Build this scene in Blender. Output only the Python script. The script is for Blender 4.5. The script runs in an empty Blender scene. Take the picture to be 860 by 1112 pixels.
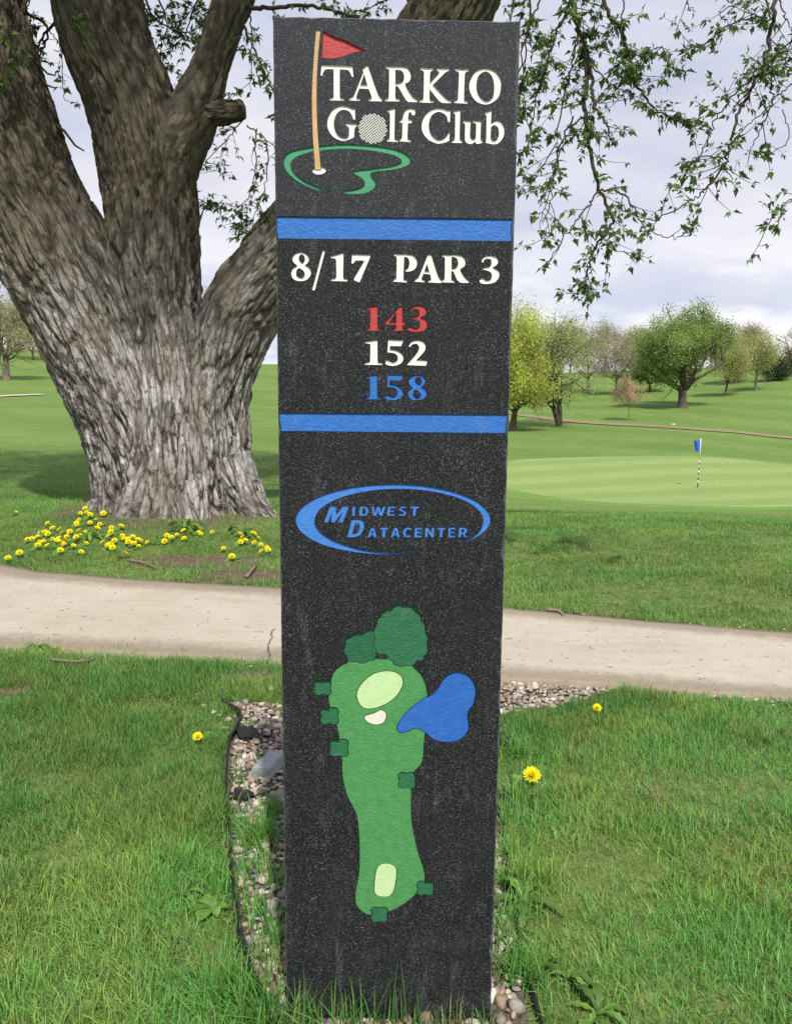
import bpy, bmesh, math, random
import numpy as np
from mathutils import Vector, Matrix
random.seed(7); rng = np.random.default_rng(11)
S = bpy.context.scene
C = S.collection
R = math.radians
# ------------------------------------------------------------------ camera geometry
FP, PITCH, ROLL, EYE = 880.0, R(8.9), R(0.56), 1.25
Fv = np.array([0, math.cos(PITCH), -math.sin(PITCH)])
R0 = np.array([1.0, 0, 0]); U0 = np.array([0, math.sin(PITCH), math.cos(PITCH)])
Rc = math.cos(ROLL)*R0 + math.sin(ROLL)*U0
Uc = -math.sin(ROLL)*R0 + math.cos(ROLL)*U0
CAM = np.array([0, 0, EYE])
def ray(px, py): return Fv*FP + (px-430)*Rc + (556-py)*Uc
def at(px, py, Y):
    d = ray(px, py); return CAM + d*(Y/d[1])
def gz(px, py, z=0.0):
    d = ray(px, py); return CAM + d*((z-EYE)/d[2])
# ------------------------------------------------------------------ numpy noise
def _h(ix, iy, iz, s=0):
    n = (ix.astype(np.int64)*374761393 + iy.astype(np.int64)*668265263 + iz.astype(np.int64)*2147483647 + s*1274126177) & 0xFFFFFFFF
    n = ((n ^ (n >> 13))*1274126177) & 0xFFFFFFFF
    n = ((n ^ (n >> 15))*2246822519) & 0xFFFFFFFF
    return ((n ^ (n >> 16)) & 0xFFFFFF)/float(0xFFFFFF)
def vnoise(P, s=0):
    P = np.asarray(P, float)
    i = np.floor(P); f = P-i; f = f*f*(3-2*f); r = 0
    for dx in (0, 1):
        for dy in (0, 1):
            for dz in (0, 1):
                w = (f[:, 0] if dx else 1-f[:, 0])*(f[:, 1] if dy else 1-f[:, 1])*(f[:, 2] if dz else 1-f[:, 2])
                r = r + w*_h(i[:, 0]+dx, i[:, 1]+dy, i[:, 2]+dz, s)
    return r
def fbm(P, o=4, s=0):
    r = 0; a = .5; t = 0; P = np.asarray(P, float)
    for k in range(o): r = r + a*vnoise(P*(2.03**k), s+k); t += a; a *= .5
    return r/t
def worley(P, s=0):
    i = np.floor(P); n = len(P); F1 = np.full(n, 9.); F2 = np.full(n, 9.); cid = np.zeros(n); off = np.zeros((n, 3))
    for dx in (-1, 0, 1):
        for dy in (-1, 0, 1):
            for dz in (-1, 0, 1):
                a, b, c = i[:, 0]+dx, i[:, 1]+dy, i[:, 2]+dz
                q = np.stack([a+_h(a, b, c, s+1), b+_h(a, b, c, s+2), c+_h(a, b, c, s+3)], 1)
                d = np.linalg.norm(q-P, axis=1); m = d < F1
                F2 = np.where(m, F1, np.minimum(F2, d))
                cid = np.where(m, _h(a, b, c, s+4), cid); off = np.where(m[:, None], P-q, off); F1 = np.where(m, d, F1)
    return F1, F2, cid, off
def n2(x, y, sc, s=0, o=3):
    x = np.atleast_1d(x)*sc; y = np.atleast_1d(y)*sc
    return fbm(np.stack([x, y, np.zeros_like(x)+.5], 1), o, s)
def sst(a, b, x):
    t = np.clip((x-a)/(b-a), 0, 1); return t*t*(3-2*t)
# ------------------------------------------------------------------ mesh helpers
def mk(name, V, F, mat=None, parent=None, smooth=True, attrs=None):
    V = np.asarray(V, dtype=np.float32).reshape(-1, 3)
    Fs = F if isinstance(F, list) else [F]
    Fs = [np.asarray(f, dtype=np.int32) for f in Fs if len(f)]
    me = bpy.data.meshes.new(name)
    me.vertices.add(len(V)); me.vertices.foreach_set('co', V.ravel())
    nl = sum(f.size for f in Fs); nf = sum(len(f) for f in Fs)
    me.loops.add(nl); me.loops.foreach_set('vertex_index', np.concatenate([f.ravel() for f in Fs]))
    me.polygons.add(nf)
    st = []; o = 0
    for f in Fs:
        st.append(np.arange(len(f))*f.shape[1]+o); o += f.size
    me.polygons.foreach_set('loop_start', np.concatenate(st).astype(np.int32))
    me.update(calc_edges=True)
    me.polygons.foreach_set('use_smooth', np.full(nf, smooth))
    for k, a in (attrs or {}).items():
        a = np.asarray(a, dtype=np.float32)
        if a.ndim == 1:
            at_ = me.attributes.new(k, 'FLOAT', 'POINT'); at_.data.foreach_set('value', a)
        else:
            at_ = me.attributes.new(k, 'FLOAT_VECTOR', 'POINT'); at_.data.foreach_set('vector', a.ravel())
    me.validate(); me.update()
    o_ = bpy.data.objects.new(name, me); C.objects.link(o_)
    if mat: me.materials.append(mat)
    if parent: o_.parent = parent
    return o_
class MB:
    def __init__(s): s.V = []; s.F = {3: [], 4: []}; s.n = 0; s.A = {}
    def add(s, V, F, **at_):
        V = np.asarray(V, float).reshape(-1, 3); F = np.asarray(F)
        s.V.append(V); s.F[F.shape[1]].append(F+s.n); s.n += len(V)
        for k, a in at_.items():
            a = np.asarray(a, float)
            if a.ndim == 1 and len(a) == 3 and len(V) != 3: a = np.tile(a, (len(V), 1))
            elif a.ndim == 0: a = np.full(len(V), float(a))
            s.A.setdefault(k, []).append(a)
    def build(s, name, mat, parent=None, smooth=True):
        F = [np.concatenate(f) for f in s.F.values() if f]
        return mk(name, np.concatenate(s.V), F, mat, parent, smooth, {k: np.concatenate(a) for k, a in s.A.items()})
def tag(o, label=None, cat=None, group=None, kind=None):
    if label: o['label'] = label
    if cat: o['category'] = cat
    if group: o['group'] = group
    if kind: o['kind'] = kind
    return o
def empty(name, loc=(0, 0, 0), rz=0):
    o = bpy.data.objects.new(name, None); C.objects.link(o); o.location = loc; o.rotation_euler = (0, 0, rz); return o
def catmull(P, n=6):
    P = np.asarray(P, float); Q = np.vstack([2*P[0]-P[1], P, 2*P[-1]-P[-2]]); out = []
    t = np.linspace(0, 1, n, endpoint=False)[:, None]
    for i in range(1, len(Q)-2):
        a, b, c, d = Q[i-1:i+3]
        out.append(.5*((2*b)+(-a+c)*t+(2*a-5*b+4*c-d)*t**2+(-a+3*b-3*c+d)*t**3))
    out.append(P[-1:]); return np.vstack(out)
def frames(P):
    T = np.gradient(P, axis=0); T /= np.linalg.norm(T, axis=1)[:, None]+1e-12
    N = np.zeros_like(P); a = np.array([1., 0, 0]) if abs(T[0][0]) < .8 else np.array([0, 1., 0])
    v = a-T[0]*a.dot(T[0]); N[0] = v/np.linalg.norm(v)
    for i in range(1, len(P)):
        v = N[i-1]-T[i]*N[i-1].dot(T[i]); N[i] = v/(np.linalg.norm(v)+1e-12)
    return T, N, np.cross(T, N)
def tube(P, r, sides=6, cap=True):
    P = np.asarray(P, float); r = np.broadcast_to(np.asarray(r, float), (len(P),))
    T, N, B = frames(P); a = np.arange(sides)*2*math.pi/sides
    V = P[:, None]+r[:, None, None]*(np.cos(a)[None, :, None]*N[:, None]+np.sin(a)[None, :, None]*B[:, None])
    n = len(P); i = np.arange(n-1)[:, None]*sides; j = np.arange(sides)[None]; k = (j+1) % sides
    F = np.stack([i+j, i+k, i+sides+k, i+sides+j], -1).reshape(-1, 4)
    V = V.reshape(-1, 3)
    if cap:
        V = np.vstack([V, P[:1], P[-1:]]); m = n*sides
        jj = np.arange(sides); kk = (jj+1) % sides
        c1 = np.stack([kk, jj, np.full(sides, m), np.full(sides, m)], 1)[:, :3]
        return V, F, np.vstack([c1, np.stack([(n-1)*sides+jj, (n-1)*sides+kk, np.full(sides, m+1)], 1)])
    return V, F, np.zeros((0, 3), int)
def add_tube(mb, P, r, sides=6, **a):
    V, F, c = tube(P, r, sides); mb.V.append(V); mb.F[4].append(F+mb.n)
    if len(c): mb.F[3].append(c+mb.n)
    mb.n += len(V)
    for k, x in a.items():
        x = np.asarray(x, float)
        mb.A.setdefault(k, []).append(np.tile(x, (len(V), 1)) if x.ndim == 1 else np.full(len(V), float(x)))
def box(mb, c, s, rot=0, **a):
    c = np.array(c); s = np.array(s)/2
    V = np.array([[x, y, z] for z in (-1, 1) for y in (-1, 1) for x in (-1, 1)])*s
    cr, sr = math.cos(rot), math.sin(rot); V = np.stack([V[:, 0]*cr-V[:, 1]*sr, V[:, 0]*sr+V[:, 1]*cr, V[:, 2]], 1)+c
    mb.add(V, [[0, 2, 3, 1], [4, 5, 7, 6], [0, 1, 5, 4], [2, 6, 7, 3], [0, 4, 6, 2], [1, 3, 7, 5]], **a)
# ------------------------------------------------------------------ materials
class NM:
    def __init__(s, name):
        s.m = bpy.data.materials.new(name); s.m.use_nodes = True; s.t = s.m.node_tree; s.t.nodes.clear()
        s.out = s.n('ShaderNodeOutputMaterial'); s.b = s.n('ShaderNodeBsdfPrincipled'); s.l(s.b.outputs[0], s.out.inputs[0])
    def n(s, ty, **k):
        n = s.t.nodes.new(ty)
        for a, v in k.items(): setattr(n, a, v)
        return n
    def l(s, a, b): s.t.links.new(a, b)
    def co(s): return s.n('ShaderNodeTexCoord').outputs['Object']
    def at(s, name, out='Vector'): return s.n('ShaderNodeAttribute', attribute_name=name).outputs[out]
    def noise(s, vec, sc, det=4, rough=.55, out='Fac'):
        n = s.n('ShaderNodeTexNoise'); n.inputs['Scale'].default_value = sc; n.inputs['Detail'].default_value = det
        n.inputs['Roughness'].default_value = rough; s.l(vec, n.inputs['Vector']); return n.outputs[out]
    def vor(s, vec, sc, feat='F1', out='Distance'):
        n = s.n('ShaderNodeTexVoronoi', feature=feat); n.inputs['Scale'].default_value = sc; s.l(vec, n.inputs['Vector']); return n.outputs[out]
    def ramp(s, fac, stops):
        n = s.n('ShaderNodeValToRGB'); e = n.color_ramp.elements
        while len(e) < len(stops): e.new(.5)
        for i, (p, c) in enumerate(stops):
            e[i].position = p; e[i].color = (c, c, c, 1) if isinstance(c, (int, float)) else (*c, 1)
        s.l(fac, n.inputs[0]); return n.outputs[0]
    def mix(s, f, a, b, bt='MIX'):
        n = s.n('ShaderNodeMix', data_type='RGBA', blend_type=bt)
        for v, i in ((f, n.inputs[0]), (a, n.inputs[6]), (b, n.inputs[7])):
            if isinstance(v, (int, float)): i.default_value = v if i == n.inputs[0] else (v, v, v, 1)
            elif isinstance(v, tuple): i.default_value = (*v, 1)
            else: s.l(v, i)
        return n.outputs[2]
    def math(s, op, a, b=0.):
        n = s.n('ShaderNodeMath', operation=op)
        for v, i in ((a, n.inputs[0]), (b, n.inputs[1])):
            if isinstance(v, (int, float)): i.default_value = v
            else: s.l(v, i)
        return n.outputs[0]
    def n2v(s, vec, f, k):
        a = s.n('ShaderNodeVectorMath', operation='MULTIPLY_ADD'); s.l(f, a.inputs[0]); a.inputs[1].default_value = (k, k, k); s.l(vec, a.inputs[2]); return a.outputs[0]
    def map(s, vec, scale=(1, 1, 1), rot=(0, 0, 0)):
        n = s.n('ShaderNodeMapping'); n.inputs['Scale'].default_value = scale; n.inputs['Rotation'].default_value = rot
        s.l(vec, n.inputs[0]); return n.outputs[0]
    def bump(s, h, strength=.5, dist=.01):
        n = s.n('ShaderNodeBump'); n.inputs['Strength'].default_value = strength; n.inputs['Distance'].default_value = dist
        s.l(h, n.inputs['Height']); s.l(n.outputs[0], s.b.inputs['Normal']); return n
    def set(s, col=None, rough=.6, spec=.5, trans=None):
        if col is not None:
            if isinstance(col, tuple): s.b.inputs['Base Color'].default_value = (*col, 1)
            else: s.l(col, s.b.inputs['Base Color'])
        if isinstance(rough, (int, float)): s.b.inputs['Roughness'].default_value = rough
        else: s.l(rough, s.b.inputs['Roughness'])
        s.b.inputs['Specular IOR Level'].default_value = spec
        if trans is not None:   # thin leaf translucency
            t = s.n('ShaderNodeBsdfTranslucent'); mx = s.n('ShaderNodeMixShader'); mx.inputs[0].default_value = trans
            if isinstance(col, tuple): t.inputs[0].default_value = (*col, 1)
            else: s.l(col, t.inputs[0])
            s.l(s.b.outputs[0], mx.inputs[1]); s.l(t.outputs[0], mx.inputs[2]); s.l(mx.outputs[0], s.out.inputs[0])
        return s.m
def plain(name, col, rough=.6, spec=.4, var=.15, sc=20, bump=0, bd=.002):
    m = NM(name); f = m.noise(m.co(), sc)
    c = m.mix(f, tuple(x*(1-var) for x in col), tuple(min(1, x*(1+var)) for x in col))
    if bump: m.bump(m.noise(m.co(), bump, 3), .6, bd)
    return m.set(c, rough, spec)
def paint(name, col, sc=160, bd=.0012, wear=.12):
    m = NM(name); co = m.co()
    c = m.mix(m.ramp(m.noise(co, 60, 5), [(.35, 0.), (.7, 1.)]), tuple(x*(1-wear) for x in col), tuple(min(1, x*(1+wear*.6)) for x in col))
    g = m.ramp(m.noise(co, 420, 2), [(.60, 0.), (.72, .5)])
    c = m.mix(g, c, tuple(x*.5 for x in col)); g2_ = m.ramp(m.noise(co, 24, 6, .75), [(.58, 0.), (.75, .22)]); c = m.mix(g2_, c, (.30, .29, .27))
    m.bump(m.noise(m.map(co, (1, 1, 1.5)), sc, 3, .6), .9, bd); return m.set(c, .55, .35)
M = {}
M['white'] = paint('white_paint', (.76, .75, .71), 220, .0004, .05)
M['red'] = paint('red_paint', (.46, .05, .045))
M['flagred'] = paint('flag_red_paint', (.42, .045, .045))
M['blue'] = paint('blue_paint', (.030, .15, .50), 170, .0016)
M['logoblue'] = paint('logo_blue_paint', (.055, .20, .58), 170, .0012)
M['pond'] = paint('pond_blue_paint', (.025, .125, .46), 150, .0012)
M['tan'] = paint('tan_paint', (.56, .37, .17), 200, .0006)
M['swirl'] = paint('swirl_green_paint', (.06, .30, .15), 200, .0006)
M['fair'] = paint('fairway_green_paint', (.07, .26, .085), 150, .0016)
M['treep'] = paint('tree_green_paint', (.026, .14, .065), 150, .002)
M['treep2'] = paint('dark_tree_green_paint', (.02, .12, .055), 150, .002)
M['lgreen'] = paint('pale_green_paint', (.48, .66, .34), 200, .0006, .05)
M['cream'] = paint('cream_paint', (.70, .65, .57), 200, .0006, .05)

def granite():
    m = NM('black_granite'); co = m.co()
    sp = m.n('ShaderNodeSeparateXYZ'); m.l(co, sp.inputs[0])
    v1 = m.vor(co, 620); fine = m.ramp(m.vor(co, 480), [(.16, 1.), (.36, 0.)])
    rnd = m.vor(co, 480, out='Color'); sr = m.n('ShaderNodeSeparateColor'); m.l(rnd, sr.inputs[0])
    sel = m.ramp(sr.outputs[0], [(.55, 0.), (1., 1.)])
    vr = m.ramp(m.noise(co, 11, 5, .7), [(.36, .25), (.62, 1.)])
    fl = m.math('MULTIPLY', m.math('MULTIPLY', fine, sel), vr)
    f3 = m.ramp(m.vor(co, 900), [(.18, 1.), (.34, 0.)]); r3 = m.n('ShaderNodeSeparateColor'); m.l(m.vor(co, 900, out='Color'), r3.inputs[0])
    f3 = m.math('MULTIPLY', f3, m.ramp(r3.outputs[1], [(.45, 0.), (.9, 1.)]))
    streak = m.math('MULTIPLY', m.ramp(m.noise(m.map(co, (1, 1, .22)), 26, 6, .75), [(.56, 0.), (.70, .6)]), m.ramp(m.noise(co, 320, 3, .7), [(.45, 0.), (.62, 1.)]))
    mid = m.ramp(m.noise(co, 260, 4, .8), [(.46, 0.), (.66, 1.)])
    big = m.ramp(m.noise(co, 7, 6, .65), [(.38, .08), (.75, 1.)])
    dustsp = m.ramp(m.noise(co, 55, 6, .75), [(.60, 0.), (.72, 1.)])
    dust = m.math('MULTIPLY', dustsp, m.ramp(m.noise(co, 6, 4, .7), [(.40, .10), (.62, 1.)]))
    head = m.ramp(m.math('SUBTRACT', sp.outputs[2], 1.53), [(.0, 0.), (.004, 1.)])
    c = m.mix(m.math('MULTIPLY', mid, .8), (.0022, .0025, .0031), (.032, .035, .042))
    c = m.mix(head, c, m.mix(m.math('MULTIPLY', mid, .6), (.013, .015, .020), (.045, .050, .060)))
    c = m.mix(m.math('MULTIPLY', big, .05), c, (.13, .13, .135))
    c = m.mix(m.math('MULTIPLY', f3, .45), c, (.24, .25, .27)); c = m.mix(fl, c, (.46, .46, .47)); c = m.mix(streak, c, (.19, .20, .215))
    c = m.mix(m.math('MULTIPLY', dust, .55), c, (.30, .30, .31))
    m.bump(m.math('ADD', m.noise(co, 500, 3, .7), m.math('MULTIPLY', v1, .6)), .5, .0007)
    low = m.math('MULTIPLY', m.ramp(sp.outputs[2], [(.02, 1.), (.38, 0.)]), m.ramp(m.noise(co, 16, 6, .75), [(.50, 0.), (.75, .4)])); c = m.mix(low, c, (.12, .11, .098))
    return m.set(c, m.ramp(m.noise(co, 300, 3), [(.3, .5), (.7, .75)]), .22)
M['granite'] = granite()

def bark():
    m = NM('maple_bark'); b = m.at('bco'); h = m.at('bh', 'Fac'); co = m.co()
    f1 = m.noise(m.map(b, (1, 1, 1.2)), 22, 6, .7); f2 = m.noise(m.map(b, (1, 1, .8)), 70, 4, .65)
    pl = m.at('bid', 'Fac')
    c = m.ramp(f1, [(.22, (.20, .18, .165)), (.45, (.42, .40, .375)), (.75, (.58, .56, .54))])
    c = m.mix(m.math('MULTIPLY', pl, .35), c, (.42, .385, .35))
    c = m.mix(m.ramp(m.noise(co, 1.6, 5, .6), [(.45, 0.), (.7, .45)]), c, (.21, .17, .10))
    c = m.mix(m.ramp(f2, [(.50, 0.), (.74, .45)]), c, (.08, .062, .05))
    c = m.mix(m.ramp(h, [(.20, 1.), (.56, 0.)]), c, (.028, .021, .016))
    cr1 = m.vor(m.n2v(b, f1, .045), 15, 'DISTANCE_TO_EDGE'); cr2 = m.vor(m.n2v(b, f2, .02), 36, 'DISTANCE_TO_EDGE')
    c = m.mix(m.ramp(cr1, [(.02, 1.), (.13, 0.)]), c, (.035, .026, .02)); c = m.mix(m.ramp(cr2, [(.0, .5), (.12, 0.)]), c, (.06, .046, .036))
    vc_ = m.vor(m.n2v(b, f1, .045), 15, 'F1', 'Color'); sc_ = m.n('ShaderNodeSeparateColor'); m.l(vc_, sc_.inputs[0])
    c = m.mix(m.ramp(sc_.outputs[0], [(.3, 0.), (1., .55)]), c, (.58, .56, .53)); c = m.mix(m.ramp(m.noise(m.map(co, (1, 1, .5)), 2.6, 5, .7), [(.40, .55), (.58, 0.)]), c, (.19, .165, .14)); c = m.mix(m.ramp(sc_.outputs[1], [(.5, 0.), (1., .35)]), c, (.18, .15, .115))
    ch_ = m.ramp(m.noise(m.map(b, (1, 1, 4)), 30, 4, .7), [(.36, .8), (.43, 0.)]); c = m.mix(ch_, c, (.05, .038, .03))
    # higher bark painted darker and browner, deepening the crown's shade by colour
    sp = m.n('ShaderNodeSeparateXYZ'); m.l(co, sp.inputs[0])
    up = m.ramp(m.math('ADD', m.math('MULTIPLY', sp.outputs[2], .2), m.math('MULTIPLY', m.noise(co, 2.5, 4), .3)), [(.42, 0.), (.72, .9)])
    c = m.mix(up, c, m.ramp(f1, [(.3, (.045, .036, .026)), (.7, (.15, .125, .085))]))
    moss = m.ramp(m.noise(m.map(co, (1, 1, .45)), 4.5, 5, .65), [(.60, 0.), (.70, .75)])
    c = m.mix(m.math('MULTIPLY', moss, m.ramp(h, [(.2, 0.), (.6, 1.)])), c, (.16, .125, .035))
    m.bump(m.math('ADD', m.math('ADD', f1, m.math('MULTIPLY', f2, .5)), m.math('ADD', m.ramp(cr1, [(.0, 0.), (.16, 1.)]), m.math('MULTIPLY', m.ramp(cr2, [(.0, 0.), (.2, 1.)]), .4))), 1., .013)
    return m.set(c, .9, .15)
M['bark'] = bark()
def twig(name, col, var=.35):
    m = NM(name); return m.set(m.mix(m.noise(m.co(), 9, 4), tuple(x*(1-var) for x in col), tuple(x*(1+var) for x in col)), .9, .15)
M['twig'] = twig('twig_bark', (.06, .048, .036))
def leafm(name, col, trans=.35, rough=.5, var=(.6, 1.45)):
    m = NM(name); v = m.at('lv', 'Fac')
    c = m.mix(v, tuple(x*var[0] for x in col), tuple(min(1, x*var[1]) for x in col))
    return m.set(c, rough, .3, trans)
M['leaf'] = leafm('spring_maple_leaf', (.10, .17, .04), .4)
def vcol(name, rough=.7, spec=.3, trans=None, mul=1.0, bump=None):
    m = NM(name); c = m.at('vc', 'Color')
    if bump: m.bump(m.noise(m.co(), bump[0], 3), .7, bump[1])
    if bump: c = m.mix(m.ramp(m.noise(m.co(), bump[0]*.6, 4, .7), [(.3, .55), (.7, 0.)]), c, (.12, .10, .09))
    return m.set(c, rough, spec, trans)
M['grass'] = vcol('grass_blades', .5, .3, .35)
M['gravel'] = vcol('gravel', .8, .25, bump=(160, .002))

def ground_mat():
    m = NM('lawn_ground'); co = m.co(); so = m.at('soil', 'Fac'); near = m.at('near', 'Fac')
    n1 = m.noise(co, .09, 5, .6); n3 = m.noise(co, 1.1, 5, .65); n4 = m.noise(co, 14, 5, .7); n5 = m.noise(co, 90, 4, .7)
    w = m.n('ShaderNodeTexWave', wave_type='BANDS', bands_direction='DIAGONAL'); w.inputs['Scale'].default_value = .035
    w.inputs['Distortion'].default_value = 6; w.inputs['Detail'].default_value = 2; w.inputs['Detail Scale'].default_value = .6
    m.l(co, w.inputs[0])
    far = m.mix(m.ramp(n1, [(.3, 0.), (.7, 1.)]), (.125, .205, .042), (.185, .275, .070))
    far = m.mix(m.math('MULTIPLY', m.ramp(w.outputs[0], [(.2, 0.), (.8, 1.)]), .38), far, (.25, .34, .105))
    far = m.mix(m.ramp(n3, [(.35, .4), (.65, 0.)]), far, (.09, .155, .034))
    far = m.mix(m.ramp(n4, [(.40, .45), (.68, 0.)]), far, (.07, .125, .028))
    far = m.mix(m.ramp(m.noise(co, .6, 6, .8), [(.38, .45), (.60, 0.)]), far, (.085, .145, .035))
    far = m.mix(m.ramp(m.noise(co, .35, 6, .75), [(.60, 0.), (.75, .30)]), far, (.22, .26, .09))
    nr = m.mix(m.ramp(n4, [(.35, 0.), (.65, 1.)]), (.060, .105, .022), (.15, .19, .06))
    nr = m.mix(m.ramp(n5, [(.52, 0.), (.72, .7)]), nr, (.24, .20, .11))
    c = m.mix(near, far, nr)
    soil = m.mix(m.ramp(n4, [(.3, 0.), (.7, 1.)]), (.07, .052, .036), (.17, .13, .09))
    soil = m.mix(m.ramp(n5, [(.55, 0.), (.7, .8)]), soil, (.30, .25, .19))
    c = m.mix(m.ramp(m.math('ADD', so, m.math('MULTIPLY', m.math('SUBTRACT', n4, .5), .6)), [(.4, 0.), (.6, 1.)]), c, soil)
    m.bump(m.math('ADD', n4, m.math('MULTIPLY', n5, .35)), .8, .02)
    return m.set(c, .95, .1)
M['ground'] = ground_mat()
def green_mat():
    m = NM('putting_green_turf'); co = m.co()
    w = m.n('ShaderNodeTexWave', wave_type='BANDS', bands_direction='X'); w.inputs['Scale'].default_value = .085; w.inputs['Distortion'].default_value = 2.2
    w.inputs['Detail'].default_value = 2; w.inputs['Detail Scale'].default_value = .5
    m.l(m.map(co, rot=(0, 0, R(62))), w.inputs[0])
    c = m.mix(m.ramp(w.outputs[0], [(.3, 0.), (.7, 1.)]), (.205, .285, .092), (.265, .345, .12))
    c = m.mix(m.ramp(m.noise(co, .5, 6, .7), [(.4, .5), (.7, 0.)]), c, (.19, .26, .075))
    c = m.mix(m.ramp(m.noise(co, 6, 5, .7), [(.45, .35), (.65, 0.)]), c, (.14, .21, .06))
    m.bump(m.noise(co, 20, 4), .3, .01)
    return m.set(c, .95, .1)
M['green'] = green_mat()
M['fringe'] = plain('fringe_turf', (.13, .22, .05), .95, .1, .25, 4, 20, .01)
def concrete():
    m = NM('path_concrete'); co = m.co()
    c = m.mix(m.ramp(m.noise(co, 1.3, 6, .65), [(.3, 0.), (.7, 1.)]), (.37, .325, .26), (.47, .42, .35))
    c = m.mix(m.ramp(m.noise(m.map(co, (1, 4, 1), (0, 0, R(-14))), 3, 5, .7), [(.5, 0.), (.75, .4)]), c, (.27, .225, .165))
    c = m.mix(m.ramp(m.noise(co, 70, 5, .75), [(.50, 0.), (.75, .5)]), c, (.24, .20, .16))
    c = m.mix(m.ramp(m.vor(co, 55), [(.05, .7), (.13, 0.)]), c, (.20, .16, .12))
    c = m.mix(m.ramp(m.noise(co, 28, 2, .4), [(.70, 0.), (.73, .7)]), c, (.12, .09, .06))
    e = m.at('edge', 'Fac')
    c = m.mix(m.ramp(m.math('ADD', e, m.math('MULTIPLY', m.noise(co, 12, 5, .7), .35)), [(.80, 0.), (1.15, .7)]), c, (.19, .15, .10))
    m.bump(m.math('ADD', m.noise(co, 120, 4, .7), m.noise(co, 12, 3)), .6, .003)
    return m.set(c, .9, .2)
M['concrete'] = concrete()
M['dirt'] = plain('bare_dirt', (.23, .18, .12), .95, .1, .3, 3)
M['plastic'] = plain('black_plastic', (.012, .012, .013), .55, .4, .3, 30, 60, .003)
M['fabric'] = plain('landscape_fabric', (.018, .018, .019), .85, .2, .3, 60, 300, .001)
M['block'] = plain('grey_block', (.30, .31, .32), .9, .2, .25, 40, 180, .002)
M['dandy'] = leafm('dandelion_petals', (.86, .74, .012), .15, .6, (.92, 1.1))
M['stemg'] = plain('dandelion_stem', (.16, .22, .07))
M['weed'] = leafm('broad_weed_leaf', (.10, .20, .035), .3, .5, (.7, 1.5))
M['wood'] = twig('dead_wood', (.20, .15, .11))
# ------------------------------------------------------------------ terrain
COLS = [-26.0, -9.7, 8.4, 19.4, 26.0]
CPX = [0, 280, 560, 740, 860]
YS = [0, 6.5, 8, 13, 18, 24, 32, 45, 60, 75, 98, 130, 165, 260, 700]
TY = {0: [None]*4+[None, 478, 463, 450, 437, 427, 411, 396, 379],
      280: [None]*4+[None, 476, 463, 449, 439, 430, 420, 408, 396],
      560: [None]*4+[None, 550, 531, 497, 480, 467, 448, 430, 408],
      740: [None]*4+[None, 551, 531, 499, 482, 467, 443, 424, 402],
      860: [None]*4+[None, 554, 535, 505, 488, 472, 442, 412, 388]}
TZ = {0: [0, 0, 0, -.08, -.16], 280: [0, 0, 0, -.08, -.16], 560: [0, 0, -.1, -.75, -1.45], 740: [0, 0, -.1, -.8, -1.5], 860: [0, 0, -.12, -.85, -1.55]}
GR = np.zeros((len(YS), 5))
for j, px in enumerate(CPX):
    for i, Y in enumerate(YS):
        if i < 5: GR[i, j] = TZ[px][i]
        elif i < 13: GR[i, j] = at(px, TY[px][i], Y)[2]
        else: GR[i, j] = GR[12, j]+(.6 if i == 13 else 1.)
AZ = np.radians(COLS)
TREEC = at(185, 560, 7.6)
def terr(x, y):
    x = np.atleast_1d(np.asarray(x, float)); y = np.atleast_1d(np.asarray(y, float))
    az = np.clip(np.arctan2(x, np.maximum(y, .01)), AZ[0], AZ[-1]); d = np.where(y > 0, y, 0)
    d = np.where(y > 0, np.maximum(y, np.hypot(x, y)*.85), 0)
    ly = np.log(np.array(YS)+8.); ld = np.log(d+8.)
    def curve(col):
        k = np.clip(np.searchsorted(ly, ld)-1, 0, len(ly)-2)
        mm = np.gradient(col, ly); mm[:2] = 0; h = ly[k+1]-ly[k]; t = (ld-ly[k])/h
        return (2*t**3-3*t**2+1)*col[k]+(t**3-2*t**2+t)*h*mm[k]+(-2*t**3+3*t**2)*col[k+1]+(t**3-t**2)*h*mm[k+1]
    vals = np.stack([curve(GR[:, j]) for j in range(5)], 1)
    k = np.clip(np.searchsorted(AZ, az)-1, 0, 3); t = (az-AZ[k])/(AZ[k+1]-AZ[k]); t = t*t*(3-2*t)
    ii = np.arange(len(k)); z = vals[ii, k]*(1-t)+vals[ii, k+1]*t
    f = sst(9, 30, d)
    return z + f*(n2(x, y, .05, 5, 2)-.5)*.5 + .08*sst(2.0, .6, np.hypot(x-TREEC[0], y-TREEC[1]))
def tz(x, y): return float(terr([x], [y])[0])
def hit(px, py, lo=3.0, hi=400.):
    """walk a sight line of the survey photo out to the terrain"""
    d = ray(px, py); d = d/d[1]; Y = np.geomspace(lo, hi, 1500)
    P = CAM+d*Y[:, None]; b = P[:, 2]-terr(P[:, 0], P[:, 1]); k = np.where(b < 0)[0]
    if len(k) == 0: return P[-1]
    return P[k[0]]
def onground(px, Y):
    p = at(px, 420, Y); return np.array([p[0], Y, tz(p[0], Y)])
TREEC = at(185, 560, 7.6)
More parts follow.
